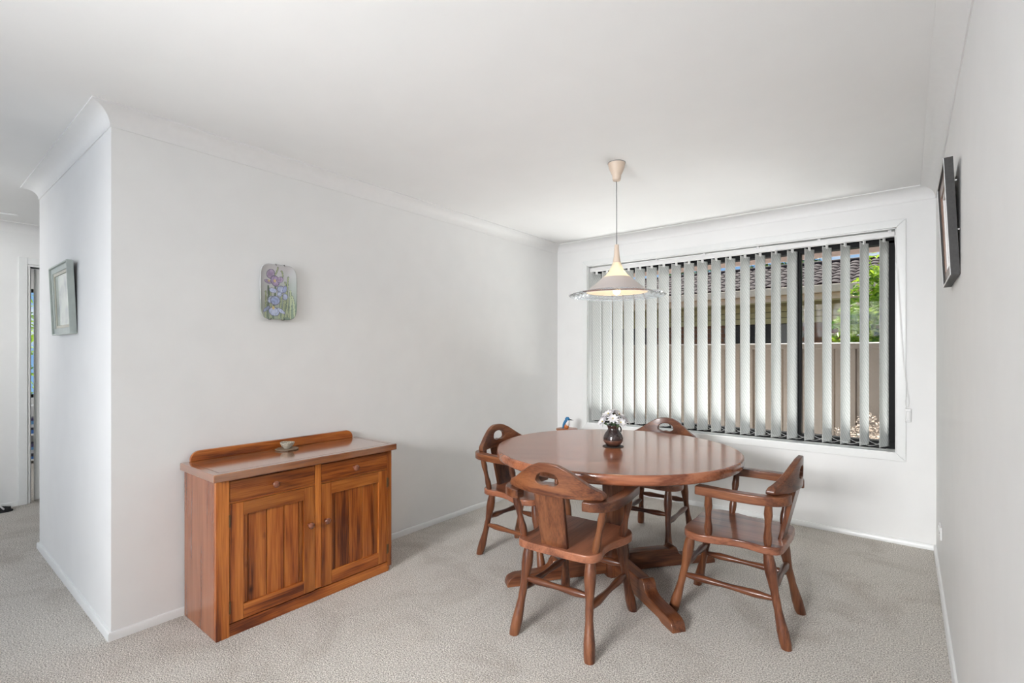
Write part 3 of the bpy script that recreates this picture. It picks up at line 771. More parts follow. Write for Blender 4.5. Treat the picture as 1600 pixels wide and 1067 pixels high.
bm = bmesh.new(); lathe(bm, shell([(.081, ZB), (.105, ZB-.022), (.130, ZB-.042), (.152, ZB-.060), (.170, ZB-.074), (.178, ZB-.082)]), 64, closed=True); link('lower_shade', bm, frosted('mauve_grey_glass', (.58, .53, .51), .18), parent=lamp, smooth=True)
rim = [(.178, ZB-.082)]
for k in range(1, 25):
    t = k/24; rim.append((.178+.100*t, ZB-.082-.020*t+.0045*math.sin(t*2*PI*4)))
m, t_, b_ = newmat('clear_rippled_glass'); setp(b_, Roughness=.04, IOR=1.45, Transmission_Weight=.97); b_.inputs['Base Color'].default_value = (.90, .95, 1, 1)
bm = bmesh.new(); lathe(bm, shell(rim, .004), 96, closed=True); link('glass_rim', bm, m, parent=lamp, smooth=True)
bulbm, t_, b_ = newmat('lit_bulb'); b_.inputs['Emission Color'].default_value = (1, .85, .55, 1); b_.inputs['Emission Strength'].default_value = 9
bm = bmesh.new(); lathe(bm, [(0, ZB-.100), (.012, ZB-.097), (.020, ZB-.086), (.0215, ZB-.074), (.018, ZB-.060), (.012, ZB-.045), (.012, ZB-.030), (0, ZB-.030)], 20); link('bulb', bm, bulbm, parent=lamp, smooth='full')
bm = bmesh.new(); lathe(bm, [(0, ZB-.030), (.015, ZB-.030), (.015, ZB+.03), (.006, ZB+.04), (.004, ZT-.07), (0, ZT-.07)], 16); link('lamp_holder', bm, M['white'], parent=lamp, smooth=True)
pl = bpy.data.lights.new('bulb_light', 'POINT'); pl.energy = 2.6; pl.shadow_soft_size = .03; pl.color = (1, .80, .52)
po = bpy.data.objects.new('bulb_light', pl); C.objects.link(po); po.parent = lamp; po.location = (0, 0, ZB-.012-.1)
pl2 = bpy.data.lights.new('bulb_light_upper', 'POINT'); pl2.energy = .8; pl2.shadow_soft_size = .01; pl2.color = (1, .82, .55)
po2 = bpy.data.objects.new('bulb_light_upper', pl2); C.objects.link(po2); po2.parent = lamp; po2.location = (.025, 0, ZB+.012)

# ------------------------------------------------------------------ painted platter on the left wall
def painted_plate():
    W, H = .206, .306; cy_, cz_ = 1.374, 1.642
    nu, nv = 90, 134
    rng = random.Random(5)
    NZ = [(rng.uniform(4, 30), rng.uniform(4, 22), rng.uniform(0, 6.28)) for _ in range(14)]
    def nois(u, v): return sum(math.sin(a*u+b*v+c) for a, b, c in NZ)/14
    def e(u, v, cu, cv, ru, rv, ang=0):
        c, s = math.cos(ang), math.sin(ang); du, dv = (u-cu)*.66, v-cv
        return math.hypot((du*c+dv*s)/(ru*.66), (-du*s+dv*c)/rv)
    pur, pur2 = (.36, .24, .46), (.50, .38, .58); bl_, bl2 = (.34, .42, .68), (.52, .60, .80)
    P = [(.31, .17, .11, .085, .2, pur2, pur), (.44, .29, .12, .10, -.3, pur, pur2), (.24, .315, .10, .035, .3, pur2, pur), (.58, .26, .10, .05, -.7, pur2, pur),
         (.60, .44, .11, .07, 0, bl_, bl2), (.71, .43, .06, .07, .3, (.28, .34, .66), bl_), (.38, .47, .11, .045, .2, bl2, bl_), (.56, .53, .07, .05, 0, bl_, bl2), (.72, .57, .07, .06, 0, bl_, bl2),
         (.31, .64, .07, .07, .3, bl2, bl_), (.44, .65, .13, .085, .3, bl_, (.28, .36, .66)), (.40, .86, .15, .085, 0, bl_, bl2), (.19, .82, .13, .028, -.7, (.26, .34, .55), bl_), (.60, .84, .13, .035, .6, bl2, bl_)]
    Y = [(.43, .29, .035, .028), (.39, .79, .035, .032), (.27, .30, .03, .02)]
    stems = [(.48, .05, .42, .22), (.60, .1, .66, .2), (.80, .2, .66, .95), (.72, .3, .80, .95), (.45, .3, .36, .98), (.62, .55, .52, .98), (.70, .6, .60, 1), (.25, .4, .22, .98), (.18, .5, .14, 1), (.86, .45, .84, .98), (.90, .55, .95, .98), (.30, .45, .30, .98), (.8, .6, .72, .95)]
    def col(u, v):  # u 0..1 left-right, v 0..1 top-bottom
        n = nois(u, v)
        g = min(1, max(0, (v-.22+.35*(u-.3)+.12*n)/.75))
        top = (.62, .62, .64); bot = (.20, .29, .20) if u > .55 else (.33, .40, .28)
        c = [a*(1-g)+b*g for a, b in zip(top, bot)]
        for (x0, y0, x1, y1) in stems:
            t = min(1, max(0, ((u-x0)*(x1-x0)+(v-y0)*(y1-y0))/((x1-x0)**2+(y1-y0)**2)))
            d = math.hypot(u-(x0+t*(x1-x0))-.02*math.sin(t*4), (v-(y0+t*(y1-y0)))*1.5)
            if d < .018: c = [.42, .50, .26] if (x0*100) % 2 < 1 else [.16, .24, .15]
            elif d < .026: c = [.14, .18, .13]
        for cu, cv, ru, rv, a, c1, c2 in P:
            q = e(u, v, cu, cv, ru, rv, a)+.10*n
            if q < .9: c = [x*(1-q)+y*q for x, y in zip(c2, c1)]; c = [k*(1+.15*math.sin(40*u+18*n)) for k in c]
            elif q < 1.04: c = [.16, .15, .24]
        for cu, cv, ru, rv in Y:
            if e(u, v, cu, cv, ru, rv) < 1: c = [.75, .55, .16]
        g_ = sum(c)/3; return [max(.01, min(.95, .72*k+.28*g_)) for k in c]
    bm = bmesh.new(); cl = bm.loops.layers.color.new('paint') if False else None
    def sup(u, v):  # square -> rounded rectangle
        # radial squircle mapping
        m = max(abs(u), abs(v));
        if m < 1e-6: return 0, 0
        p = 5.5; l = (abs(u)**p+abs(v)**p)**(1/p); k = m/l
        return u*k, v*k
    front = []; cols = []
    for j in range(nv+1):
        row = []
        for i in range(nu+1):
            u, v = 2*i/nu-1, 2*j/nv-1; m = max(abs(u), abs(v)); a, b = sup(u, v)
            y = cy_+a*W/2; z = cz_-b*H/2
            h = .010+.022*max(0, (m-.55)/.45)**2
            row.append(bm.verts.new((XL+h, y, z))); cols.append(col((a+1)/2, (b+1)/2))
        front.append(row)
    for j in range(nv):
        for i in range(nu): bm.faces.new((front[j][i], front[j+1][i], front[j+1][i+1], front[j][i+1]))
    me = bpy.data.meshes.new('wall_platter'); bm.to_mesh(me); bm.free(); me.shade_smooth()
    ca = me.color_attributes.new('paint', 'FLOAT_COLOR', 'POINT')
    ca.data.foreach_set('color', np.array([[*c, 1] for c in cols], dtype=np.float32).ravel())
    m, t, b = newmat('painted_glaze'); at = t.nodes.new('ShaderNodeAttribute'); at.attribute_name = 'paint'; t.links.new(at.outputs['Color'], b.inputs['Base Color'])
    setp(b, Roughness=.22, Coat_Weight=.5)
    me.materials.append(m)
    o = bpy.data.objects.new('wall_platter', me); C.objects.link(o)
    s_ = o.modifiers.new('solid', 'SOLIDIFY'); s_.thickness = .005; s_.offset = -1
    tag(o, None, 'rectangular ceramic platter painted with purple and blue irises on the wall', 'platter')
    for u, v in ((-.18, 1), (.30, 1), (-.45, -1), (.28, -1)):
        bm = bmesh.new(); y = cy_+u*W/2
        tube(bm, [(XL+.003, y, cz_+v*(H/2-.03)), (XL+.005, y, cz_+v*(H/2+.004)), (XL+.032, y, cz_+v*(H/2+.004)), (XL+.035, y, cz_+v*(H/2-.006))], .0014, 6)
        link('wire_clip', bm, M['black'], parent=o, smooth='full')
painted_plate()

# ------------------------------------------------------------------ framed picture on the hall wall
def art_material(name, base, marks, scale=14, thr=.62):
    m, t, b = newmat(name); tc = t.nodes.new('ShaderNodeTexCoord'); n = t.nodes.new('ShaderNodeTexNoise'); n.inputs['Scale'].default_value = scale; n.inputs['Detail'].default_value = 6
    r = t.nodes.new('ShaderNodeValToRGB'); r.color_ramp.elements[0].position = thr-.12; r.color_ramp.elements[1].position = thr+.06
    r.color_ramp.elements[0].color = base+(1,); r.color_ramp.elements[1].color = marks+(1,)
    t.links.new(tc.outputs['Object'], n.inputs['Vector']); t.links.new(n.outputs['Fac'], r.inputs[0]); t.links.new(r.outputs[0], b.inputs['Base Color'])
    setp(b, Roughness=.12, Coat_Weight=.4); return m
def ring(bm, w, h, t, y0, y1):
    frame_prism(bm, -w/2+t, w/2-t, -h/2+t, h/2-t, t, y0, y1)
pw_, ph_ = .464, .390
# local frame: x right, z up, face towards -y
fp = empty('hall_picture', (-3.681, YA-.001, 1.401), label='sage green box-framed pale print on the hall wall', cat='picture')
fp.rotation_euler = (math.radians(2.3), 0, 0)
grn = plain('sage_green_paint', (.52, .57, .53), .4, noise=.05); crm = plain('cream_slip', (.62, .60, .50), .5)
def at_h(bm): bmesh.ops.translate(bm, vec=(0, 0, ph_/2), verts=bm.verts[:]); return bm
bm = bmesh.new(); ring(bm, pw_, ph_, .008, -.030, 0); link('frame', at_h(bm), grn, parent=fp, bevel=.002)
bm = bmesh.new(); ring(bm, pw_-.016, ph_-.016, .030, -.020, -.004); link('inner_moulding', at_h(bm), grn, parent=fp, bevel=.002)
bm = bmesh.new(); ring(bm, pw_-.076, ph_-.076, .016, -.015, -.004); link('cream_slip', at_h(bm), crm, parent=fp, bevel=.001)
bm = bmesh.new(); box(bm, -pw_/2+.05, pw_/2-.05, -.010, -.006, -ph_/2+.05, ph_/2-.05); link('print', at_h(bm), art_material('pale_print', (.60, .67, .61), (.40, .45, .46), 9, .60), parent=fp)
bm = bmesh.new(); box(bm, -pw_/2+.01, pw_/2-.01, -.004, 0, -ph_/2+.01, ph_/2-.01); link('backing_board', at_h(bm), plain('backing', (.08, .06, .05), .7), parent=fp)

# framed picture on the right wall, leaning out at the top
rp = empty('wall_picture', (XR-.001, 2.637, 1.582), rz=-PI/2, label='dark-edged framed picture with brown inner frame on the right wall', cat='picture')
rp.rotation_euler = (math.radians(2.6), 0, -PI/2)
RW, RH = .448, .432
dkf = plain('charcoal_edge', (.035, .033, .032), .6, noise=.2, scale=90, bump=.1); brn = wood('brown_frame', (.12, .055, .03), (.30, .16, .10), 'Z', rough=.3)
def at_r(bm): bmesh.ops.translate(bm, vec=(0, 0, RH/2), verts=bm.verts[:]); return bm
bm = bmesh.new(); ring(bm, RW, RH, .010, -.026, 0); link('frame', at_r(bm), dkf, parent=rp)
bm = bmesh.new(); ring(bm, RW, RH, .006, -.0275, -.026); link('frame_edge', at_r(bm), M['white'], parent=rp)
bm = bmesh.new(); ring(bm, RW-.02, RH-.02, .045, -.020, -.004); link('inner_frame', at_r(bm), brn, parent=rp, bevel=.002)
bm = bmesh.new(); ring(bm, RW-.11, RH-.11, .012, -.014, -.004); link('slip', at_r(bm), M['white'], parent=rp)
bm = bmesh.new(); box(bm, -RW/2+.065, RW/2-.065, -.010, -.006, -RH/2+.065, RH/2-.065); link('print', at_r(bm), art_material('brown_print', (.42, .33, .26), (.18, .12, .09), 11, .56), parent=rp)
bm = bmesh.new(); box(bm, -RW/2+.008, RW/2-.008, -.005, 0, -RH/2+.008, RH/2-.008); link('backing_board', at_r(bm), plain('backing_brown', (.10, .07, .05), .7), parent=rp)
for z in (.10, .30):
    bm = bmesh.new(); lathe(bm, [(0, 0), (.004, 0), (.004, .003), (0, .004)], 8); bmesh.ops.transform(bm, matrix=Matrix.Translation((RW/2-.004, .003, RH-z*.9)) @ Matrix.Rotation(0, 4, 'X'), verts=bm.verts[:])
    link('hanging_ring', bm, M['white'], parent=rp, smooth=True)

# power outlet on the right wall
ot = empty('power_outlet', (XR, 3.66, .30), label='white double power outlet low on the right wall', cat='outlet')
link('cover_plate', bx(-.009, 0, -.058, .058, -.036, .036), M['white'], parent=ot, bevel=.003)
for s in (-1, 1):
    link('switch', bx(-.013, -.009, s*.03-.006, s*.03+.006, .012, .026), M['white'], parent=ot, bevel=.001)
    bm = bmesh.new()
    for dy, dz, a in ((-.007, -.002, .5), (.007, -.002, -.5), (0, -.018, 0)): box(bm, -.0094, -.0088, -.001, .001, -.004, .004, Matrix.Translation((0, s*.03+dy, dz)) @ Matrix.Rotation(a, 4, 'X'))
    link('socket_slots', bm, M['black'], parent=ot)

# ------------------------------------------------------------------ far wall door, shoe, ceiling fan
dr = empty('door_1', (XF, DY0, 0), kind='structure')
def dpart(name, bm, mat, **k):
    o = link(name, bm, mat, parent=dr, **k); o.matrix_parent_inverse = Matrix.Translation(-dr.location); return o
bm = bmesh.new(); aw = .058
box(bm, XF, XF+.016, DY0-aw-.018, DY0-.018, 0, DZ+.018+aw); box(bm, XF, XF+.016, DY1+.018, DY1+aw+.018, 0, DZ+.018+aw); box(bm, XF, XF+.016, DY0-.018, DY1+.018, DZ+.018, DZ+.018+aw)
dpart('architrave', bm, M['trim'], bevel=.004)
bm = bmesh.new()
box(bm, XF-.11, XF+.004, DY0-.018, DY0+.0, 0, DZ); box(bm, XF-.11, XF+.004, DY1, DY1+.018, 0, DZ); box(bm, XF-.11, XF+.004, DY0-.018, DY1+.018, DZ, DZ+.018)
box(bm, XF-.062, XF-.05, DY0, DY0+.012, 0, DZ)
dpart('door_jamb', bm, M['trim'], bevel=.002)
lf = bmesh.new(); box(lf, -.037, 0, -.722, 0, .008, DZ-.006)
lo = link('door_leaf', lf, M['trim'], parent=dr, bevel=.002); lo.matrix_parent_inverse = Matrix.Translation(-dr.location); lo.location = (XF-.066, DY1-.004, 0); lo.rotation_euler = (0, 0, math.radians(-1.5))
bm = bmesh.new(); lathe(bm, [(0, 0), (.02, 0), (.012, .02), (.012, .035), (.024, .05), (.02, .065), (0, .07)], 16); bmesh.ops.transform(bm, matrix=Matrix.Translation((0, -.66, 1.0)) @ Matrix.Rotation(PI/2, 4, 'Y'), verts=bm.verts[:])
link('door_knob', bm, plain('brushed_steel', (.5, .5, .5), .3, .9), parent=lo, smooth='full')
# window of the next room seen through the gap
w2 = empty('window_2', (-8.5, 1.065, .75), kind='structure')
bm = bmesh.new()
for a in ((-8.58, -8.52, .78, .81, .75, 2.1), (-8.58, -8.52, 1.32, 1.35, .75, 2.1), (-8.58, -8.52, .81, 1.32, .75, .79), (-8.58, -8.52, .81, 1.32, 2.06, 2.1), (-8.58, -8.52, 1.05, 1.08, .79, 2.06)): box(bm, *a)
o = link('window_frame', bm, M['black'], parent=w2); o.matrix_parent_inverse = Matrix.Translation(-w2.location)
o = link('pane', bx(-8.552, -8.548, .81, 1.32, .79, 2.06), M['pane'], parent=w2); o.matrix_parent_inverse = Matrix.Translation(-w2.location)
# low bookcase under it
bc = empty('bookcase', (-8.2, 1.05, 0), label='low white bookcase glimpsed through the ajar hall door', cat='bookcase')
for nm, a in (('side_panel', (-.14, .14, -.30, -.28, 0, .66)), ('side_panel', (-.14, .14, .28, .30, 0, .66)), ('shelf', (-.14, .14, -.28, .28, .03, .05)), ('shelf', (-.14, .14, -.28, .28, .33, .35)), ('top', (-.15, .15, -.31, .31, .66, .68))):
    link(nm, bx(*a), M['white'], parent=bc, bevel=.002)
cols = [((.05, .16, .45), 'blue'), ((.03, .03, .05), 'black'), ((.6, .62, .66), 'pale grey'), ((.12, .3, .55), 'sky blue'), ((.06, .05, .14), 'navy')]
z = .05
for k in range(10):
    c_, nm = cols[k % 5]; hgt = .030+.006*(k % 3)
    if k == 5: z = .35
    o = link('book', bx(-.11, .11, -.15, .15, 0, hgt), plain('cover_'+nm.replace(' ', '_')+str(k), c_, .4), bevel=.002, loc=(-8.2+.004*(k % 2), 1.02, z),
             label=nm+' book in the flat '+('upper' if k > 4 else 'lower')+' stack of the bookcase, seen through the door gap', cat='book', group='books in the hall bookcase')
    z += hgt+.0005
# shoe beside the door
def shoe():
    t = empty('sneaker', (-5.80, .495, 0), rz=math.radians(-10), label='black sneaker with white lacing on the carpet by the far wall', cat='shoe')
    blackm = plain('black_canvas', (.012, .012, .013), .7); wh = M['white']
    secs = [(-.13, .028, .062), (-.11, .034, .070), (-.06, .034, .066), (0, .036, .056), (.05, .040, .044), (.10, .040, .034), (.13, .028, .026)]
    bm = bmesh.new(); rings = []
    for y, hw, hh in secs:
        rings.append([bm.verts.new((hw*math.cos(a), y, .012+hh*max(0, math.sin(a)))) for a in [PI*k/8 for k in range(9)]])
    for a, b in zip(rings, rings[1:]):
        for k in range(8): bm.faces.new((a[k], a[k+1], b[k+1], b[k]))
        bm.faces.new((a[0], b[0], b[8], a[8]))
    bm.faces.new(rings[0]); bm.faces.new(rings[-1][::-1])
    link('upper', bm, blackm, parent=t, smooth='full')
    out = catmull([(.0, .145, 0), (.035, .12, 0), (.044, .05, 0), (.038, -.05, 0), (.036, -.12, 0), (0, -.142, 0), (-.036, -.12, 0), (-.038, -.05, 0), (-.044, .05, 0), (-.035, .12, 0)], 4)
    bm = bmesh.new(); prism(bm, [(p.x, p.y) for p in out], 0, .014); link('sole', bm, blackm, parent=t, bevel=.003)
    bm = bmesh.new()
    for s in (-1, 1):
        tube(bm, [(.0, .045, .063), (s*.028, .075, .050), (s*.043, .095, .028)], .006, 6); tube(bm, [(0, .045, .063), (s*.030, .015, .055), (s*.044, -.01, .03)], .006, 6)
    link('lace', bm, wh, parent=t, smooth='full')
    tube_b = bmesh.new(); tube(tube_b, [(0, .04, .064), (0, .125, .040)], .006, 6); link('tongue_stripe', tube_b, wh, parent=t, smooth='full')
shoe()
fan = empty('ceiling_fan', (-4.38, -.18, ZC), label='white ceiling fan, one blade tip showing at the left edge', cat='fan')
bm = bmesh.new(); lathe(bm, [(0, 0), (.06, 0), (.055, -.03), (.014, -.05), (.014, -.16), (.08, -.17), (.10, -.20), (.10, -.24), (.05, -.27), (0, -.275)], 28); link('motor', bm, M['white'], parent=fan, smooth=True)
for k in range(4):
    bm = bmesh.new(); prism(bm, [(-.05, .09), (.05, .09), (.065, .60), (.05, .66), (.02, .685), (-.02, .685), (-.05, .66), (-.065, .60)], -.004, .004)
    bmesh.ops.transform(bm, matrix=Matrix.Rotation(math.radians(3)+k*PI/2, 4, 'Z') @ Matrix.Translation((0, 0, -.228)) @ Matrix.Rotation(math.radians(12), 4, 'Y'), verts=bm.verts[:])
    link('blade', bm, M['white'], parent=fan, bevel=.002)

# ------------------------------------------------------------------ outside
M['earth'] = plain('garden_soil', (.22, .17, .12), .9, noise=.3, scale=8)
link('ground', bx(-14, 9, YB+WT, 30, -.40, -.32), M['earth'], kind='structure')
link('side_path', bx(-14, 9, YB+WT, 5.72, -.32, -.28), plain('pale_concrete', (.55, .52, .47), .8, noise=.12, scale=6), kind='structure')
# own eave: soffit and gutter
eave_m = plain('brown_fascia', (.34, .24, .20), .5, noise=.06, scale=12)
ev = empty('trim_7', (0, 5.1, 2.2), kind='structure')
for a, mm in (((-6, 3, YB+WT, 5.12, 2.27, 2.29), M['trim']), ((-6, 3, 5.10, 5.125, 2.14, 2.29), eave_m)):
    o = link('soffit' if mm is M['trim'] else 'fascia', bx(*a), mm, parent=ev); o.matrix_parent_inverse = Matrix.Translation(-ev.location)
bm = bmesh.new(); prism(bm, [(5.125, 2.155), (5.20, 2.155), (5.235, 2.18), (5.24, 2.27), (5.23, 2.27), (5.225, 2.185), (5.125, 2.165)], -6, 3, 'YZ')
o = link('gutter', bm, eave_m, parent=ev); o.matrix_parent_inverse = Matrix.Translation(-ev.location)
# steel sheet fence
fc = empty('fence', (-1.5, 5.85, -.32), label='tan ribbed steel panel fence between the two houses', cat='fence')
fence_m = plain('tan_steel', (.105, .078, .058), .45, noise=.03, scale=5)
FT = 1.405; FI = Matrix.Translation(-fc.location)
for k in range(4):
    x0 = -6.15+k*2.36; x1 = x0+2.30; pts = []; x = x0
    while x < x1-.001:
        for dx, dy in ((0, 0), (.12, 0), (.135, .022), (.175, .022), (.19, 0)):
            if x+dx <= x1: pts.append((x+dx, 5.85+dy))
        x += .23
    pts.append((x1, 5.85)); pts2 = [(px, py+.003) for px, py in pts][::-1]
    bm = bmesh.new(); n = len(pts); A = []
    for zz in (-.30, FT-.05):
        A.append([bm.verts.new((p[0], p[1], zz)) for p in pts])
    for i in range(n-1): bm.faces.new((A[0][i], A[0][i+1], A[1][i+1], A[1][i]))
    o = link('sheet', bm, fence_m, parent=fc); o.matrix_parent_inverse = FI
    s_ = o.modifiers.new('s', 'SOLIDIFY'); s_.thickness = .002
    bm = bmesh.new(); prism(bm, [(5.825, FT-.062), (5.90, FT-.062), (5.90, FT-.012), (5.885, FT), (5.84, FT), (5.825, FT-.012)], x0, x1, 'YZ')
    o = link('top_rail', bm, fence_m, parent=fc, bevel=.003); o.matrix_parent_inverse = FI
    o = link('post', bx(x1+.002, x1+.058, 5.825, 5.90, -.32, FT+.0), fence_m, parent=fc, bevel=.004); o.matrix_parent_inverse = FI

# neighbour's house
nh = empty('neighbour_house', (-3.0, 9.4, -.32), label='neighbouring brick house with brown tiled roof beyond the fence', cat='house')
NI = Matrix.Translation(-nh.location)
def npart(name, bm, mat, **k):
    o = link(name, bm, mat, parent=nh, **k); o.matrix_parent_inverse = NI; return o
tile_m = plain('mauve_brown_tile', (.042, .025, .025), .75, noise=.3, scale=14, Specular_IOR_Level=.2)
beam_m = plain('cream_fascia', (.74, .58, .43), .5, noise=.04); soff_m = plain('olive_cream_boards', (.50, .44, .24), .6, noise=.08)
HX0, HX1 = -12.0, 3.5
EY, EZ = 9.0, 2.365; SL = math.radians(17)
npart('gutter', bx(HX0, HX1, EY-.10, EY+.02, EZ-.13, EZ-.01), beam_m, bevel=.01)
npart('fascia', bx(HX0, HX1, EY+.02, EY+.05, EZ-.22, EZ-.01), beam_m)
npart('soffit', bx(HX0, HX1, EY+.05, EY+.75, EZ-.24, EZ-.22), soff_m)
for k in range(3): npart('frieze_board', bx(HX0, HX1, EY+.70-k*.004, EY+.76, EZ-.33-k*.105, EZ-.235-k*.105), soff_m, bevel=.004)
brick_m = plain('brown_brick', (.20, .095, .055), .8, noise=.3, scale=9); mort = plain('mortar', (.22, .19, .16), .9)
YW = EY+.80
npart('wall', bx(HX0, HX1, YW, YW+.2, -.32, EZ-.24), mort)
npart('roof_deck', bx(HX0, HX1, 0, 2.12, -.04, -.012), plain('batten_dark', (.03, .025, .02), .9)).matrix_parent_inverse = NI @ Matrix.Translation((0, EY-.02, EZ)) @ Matrix.Rotation(SL, 4, 'X')
npart('roof_deck', bx(HX0, HX1, 0, 2.5, -.04, -.012), tile_m).matrix_parent_inverse = NI @ Matrix.Translation((0, EY+2.03, EZ+.62)) @ Matrix.Rotation(-SL, 4, 'X')
# windows of the neighbour
wins = [(-5.3, -4.2), (-2.55, -1.55), (-8.6, -7.4)]
ngl = plain('dark_glass', (.02, .018, .02), .1, noise=.1, Coat_Weight=1)
for a, b in wins:
    bm = bmesh.new()
    box(bm, a, b, YW-.03, YW+.02, 1.92, 1.98); box(bm, a, b, YW-.03, YW+.02, .5, .56); box(bm, a, a+.05, YW-.03, YW+.02, .56, 1.92); box(bm, b-.05, b, YW-.03, YW+.02, .56, 1.92); box(bm, (a+b)/2-.025, (a+b)/2+.025, YW-.03, YW+.02, .56, 1.92)
    wf = npart('window', bm, plain('brown_window_frame', (.05, .03, .025), .4))
    link('pane', bx(a+.05, b-.05, YW-.012, YW-.004, .56, 1.92), ngl, parent=wf)
# bricks that show between fence and frieze
bm = bmesh.new(); box(bm, 0, .230, -.012, .02, 0, .076); bk = None
for r in range(7):
    z = 1.34+r*.086; x = -7.0+(.12 if r % 2 else 0)
    while x < .8:
        if z < 1.92 and not any(x+.23 > a and x < b for a, b in wins) and not (z > EZ-.33-.21-.08 and False):
            if bk is None: bk = npart('brick', bm, brick_m)
            else:
                c = bk.copy(); C.objects.link(c); bk2 = c
            o = bk if r == 0 and len([1 for q in nh.children if q.name.startswith('brick')]) == 1 and not bk.get('set') else c
            if o is bk: bk['set'] = 1
            o.location = (x, YW, z)
        x += .24
if 'set' in bk: del bk['set']
# roof tiles: double-roll, every tile a piece
bm = bmesh.new(); TW, TL = .30, .345; nn = 10
def wave(t): return .026*abs(math.sin(2*PI*t))**.8*(1 if True else 0)
up, lo_ = [], []
for row, (yy, zz) in enumerate(((0, .022), (TL+.03, .004))):
    up.append([bm.verts.new((TW*i/nn, yy, zz+wave(i/nn))) for i in range(nn+1)])
    lo_.append([bm.verts.new((TW*i/nn, yy, zz+wave(i/nn)-.018)) for i in range(nn+1)])
for i in range(nn):
    bm.faces.new((up[0][i], up[0][i+1], up[1][i+1], up[1][i])); bm.faces.new((up[0][i+1], up[0][i], lo_[0][i], lo_[0][i+1])); bm.faces.new((lo_[0][i], lo_[1][i], lo_[1][i+1], lo_[0][i+1]))
tile = npart('roof_tile', bm, tile_m)
first = True; RM = Matrix.Translation((0, EY, EZ)) @ Matrix.Rotation(SL, 4, 'X')
cnt = 0
for r in range(7):
    for cidx in range(30):
        x = -8.3+cidx*TW+(.15 if r % 2 else 0)
        o = tile if first else tile.copy()
        if not first: C.objects.link(o)
        first = False; o.parent = nh; o.matrix_parent_inverse = NI
        o.matrix_basis = RM @ Matrix.Translation((x, r*.305-.05, .0)); cnt += 1
# rest of the roof beyond the picked-out tiles: one ribbed mass
bm = bmesh.new()
for r in range(7):
    for x0, x1 in ((HX0, -8.3), (.72, HX1)):
        n = int((x1-x0)/.05); a = [bm.verts.new((x0+.05*i, r*.305-.05, .022+wave((.05*i) % .3/.3))) for i in range(n+1)]; b = [bm.verts.new((x0+.05*i, r*.305+.31, .004+wave((.05*i) % .3/.3))) for i in range(n+1)]
        for i in range(n): bm.faces.new((a[i], a[i+1], b[i+1], b[i]))
o = npart('roof_tiling', bm, tile_m, kind='stuff'); o.matrix_basis = RM
bm = bmesh.new(); lathe(bm, [(.055, HX0), (.055, HX1)], 12); bmesh.ops.transform(bm, matrix=RM @ Matrix.Translation((0, 2.13, .02)) @ Matrix.Rotation(PI/2, 4, 'Y'), verts=bm.verts[:]); npart('ridge_cap', bm, tile_m, smooth=True)

def foliage(n, cen, rad, leaf, rng, shell_=.55):
    V, Fc = [], []
    for _ in range(n):
        d = Vector((rng.gauss(0, 1), rng.gauss(0, 1), rng.gauss(0, 1))).normalized(); r = shell_+(1-shell_)*rng.random()**.5
        lump = 1+.22*math.sin(5*d.x+3*d.z)*math.sin(4*d.y+6*d.z+1)
        p = Vector(cen)+Vector((d.x*rad[0], d.y*rad[1], d.z*rad[2]))*r*lump
        q = Euler((rng.uniform(-.9, .9), rng.uniform(-.9, .9), rng.uniform(0, 6.3))).to_matrix(); L_ = leaf*rng.uniform(.6, 1.2)
        i = len(V)
        for v in ((0, -L_*.5, 0), (L_*.22, -.1*L_, L_*.06), (0, L_*.5, -L_*.1), (-L_*.22, -.1*L_, L_*.06)): V.append(p+q @ Vector(v))
        Fc.append((i, i+1, i+2)); Fc.append((i, i+2, i+3))
    return V, Fc
def leaf_mat(name, a, b):
    m, t, bs = newmat(name); tc = t.nodes.new('ShaderNodeTexCoord'); n = t.nodes.new('ShaderNodeTexNoise'); n.inputs['Scale'].default_value = 9; n.inputs['Detail'].default_value = 6
    r = t.nodes.new('ShaderNodeValToRGB'); r.color_ramp.elements[0].position = .35; r.color_ramp.elements[1].position = .65; r.color_ramp.elements[0].color = a+(1,); r.color_ramp.elements[1].color = b+(1,)
    t.links.new(tc.outputs['Object'], n.inputs['Vector']); t.links.new(n.outputs['Fac'], r.inputs[0]); t.links.new(r.outputs[0], bs.inputs['Base Color']); setp(bs, Roughness=.45)
    tr = t.nodes.new('ShaderNodeBsdfTranslucent'); t.links.new(r.outputs[0], tr.inputs[0]); ms = t.nodes.new('ShaderNodeMixShader'); ms.inputs[0].default_value = .35
    t.links.new(bs.outputs[0], ms.inputs[1]); t.links.new(tr.outputs[0], ms.inputs[2]); t.links.new(ms.outputs[0], t.nodes['Material Output'].inputs[0]); return m
bark = plain('bark', (.12, .08, .05), .9, noise=.3)
def plant(name, loc, blobs, trunk_h, leaf, mat, label, cat, seed):
    t = empty(name, loc, label=label, cat=cat); rng = random.Random(seed); V, Fc = [], []
    for cen, rad, n in blobs:
        v, f = foliage(n, cen, rad, leaf, rng); k = len(V); V += v; Fc += [tuple(i+k for i in ff) for ff in f]
    me = bpy.data.meshes.new('foliage'); me.from_pydata([tuple(v) for v in V], [], Fc); me.materials.append(mat)
    o = bpy.data.objects.new('foliage', me); C.objects.link(o); o.parent = t
    bm = bmesh.new()
    rod(bm, (0, 0, 0), (.03, .02, trunk_h), [(0, .05), (.3, .035), (1, .02)], 8)
    for cen, rad, n in blobs[:4]: rod(bm, (.01, 0, trunk_h*.5), cen, [(0, .022), (1, .006)], 6)
    link('trunk', bm, bark, parent=t, smooth=True)
bush_m = leaf_mat('bright_leaf', (.06, .17, .02), (.62, .80, .08))
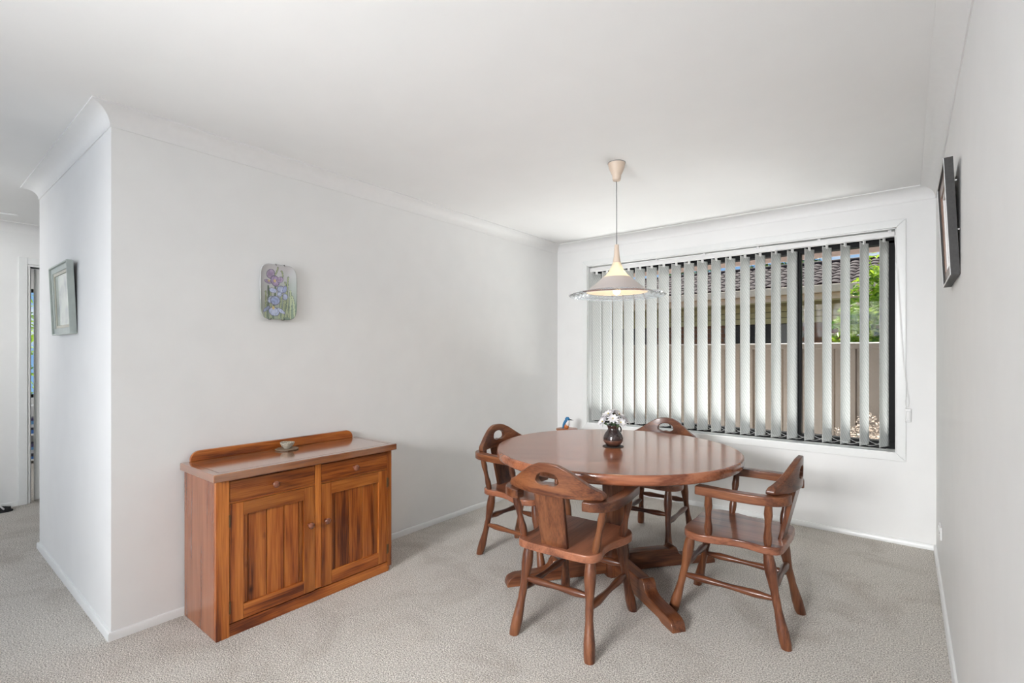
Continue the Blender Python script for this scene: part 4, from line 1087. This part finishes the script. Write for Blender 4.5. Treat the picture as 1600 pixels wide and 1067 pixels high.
plant('garden_shrub', (.0, 7.3, -.32), [((.0, 0, 1.9), (.62, .5, .62), 2600), ((-.28, -.15, 1.75), (.40, .4, .5), 1300), ((.12, .1, 2.45), (.55, .4, .48), 1700), ((-.30, 0, 1.35), (.42, .4, .4), 900), ((-.05, -.2, 1.2), (.6, .4, .5), 900)], 1.6, .11, bush_m, 'leafy bright green shrub above the fence at the right of the window', 'shrub', 4)
plant('hedge', (-10.6, 1.25, -.32), [((0, 0, 1.3), (.7, 1.2, 1.1), 1600)], 1.2, .14, bush_m, 'leafy hedge outside the next room window, seen through the hall door gap', 'hedge', 9)
tree_m = leaf_mat('tree_leaf', (.03, .07, .02), (.16, .26, .06))
plant('garden_tree', (-2.6, 15, -.32), [((0, 0, 3.95), (.8, .7, .55), 900), ((.6, 0, 3.7), (.6, .6, .5), 600)], 3.6, .16, tree_m, 'green treetop above the neighbouring roof left of the window mullion', 'tree', 5)
plant('garden_tree', (-4.9, 15, -.32), [((0, 0, 4.1), (.6, .6, .45), 500), ((-.5, .1, 3.9), (.45, .5, .4), 350)], 3.6, .16, tree_m, 'smaller treetop above the roof seen between the middle vanes', 'tree', 6)
# pale twiggy groundcover and thin weeds just outside the glass
twig_m = plain('pale_dry_twig', (.50, .40, .32), .6, noise=.4, scale=60)
plant('dry_shrub', (-.20, 5.40, -.32), [((.0, 0, .55), (.34, .28, .48), 5200), ((-.18, 0, .40), (.25, .25, .45), 2200)], .5, .028, twig_m, 'pale dry small-leaved shrub low outside the right window', 'shrub', 8)
weed_m = plain('dark_weed_leaf', (.05, .06, .045), .5)
def weed(x, y, top, seed, lab):
    t = empty('garden_weed', (x, y, -.32), label=lab, cat='weed'); rng = random.Random(seed); hgt = top+.32
    bm = bmesh.new(); tube(bm, [(0, 0, 0), (.01, 0, hgt*.5), (.03, 0, hgt*.8), (0, 0, hgt)], .003, 6); link('stem', bm, weed_m, parent=t)
    for k in range(7):
        bm = bmesh.new(); z = hgt-.02-k*.035; a = k*2.4; q = Matrix.Translation((0.015, 0, z)) @ Matrix.Rotation(a, 4, 'Z') @ Matrix.Rotation(-.5, 4, 'Y')
        vs = [bm.verts.new(q @ Vector(p)) for p in ((0, 0, 0), (.02, .010, .002), (.05, 0, -.004), (.02, -.010, .002))]; bm.faces.new(vs)
        link('leaf', bm, weed_m, parent=t)
weed(-.40, 4.78, .80, 1, 'thin dark weed stem outside the window right of the mullion')
weed(-.31, 4.80, .66, 2, 'shorter dark weed outside the window between the two right-hand vanes')
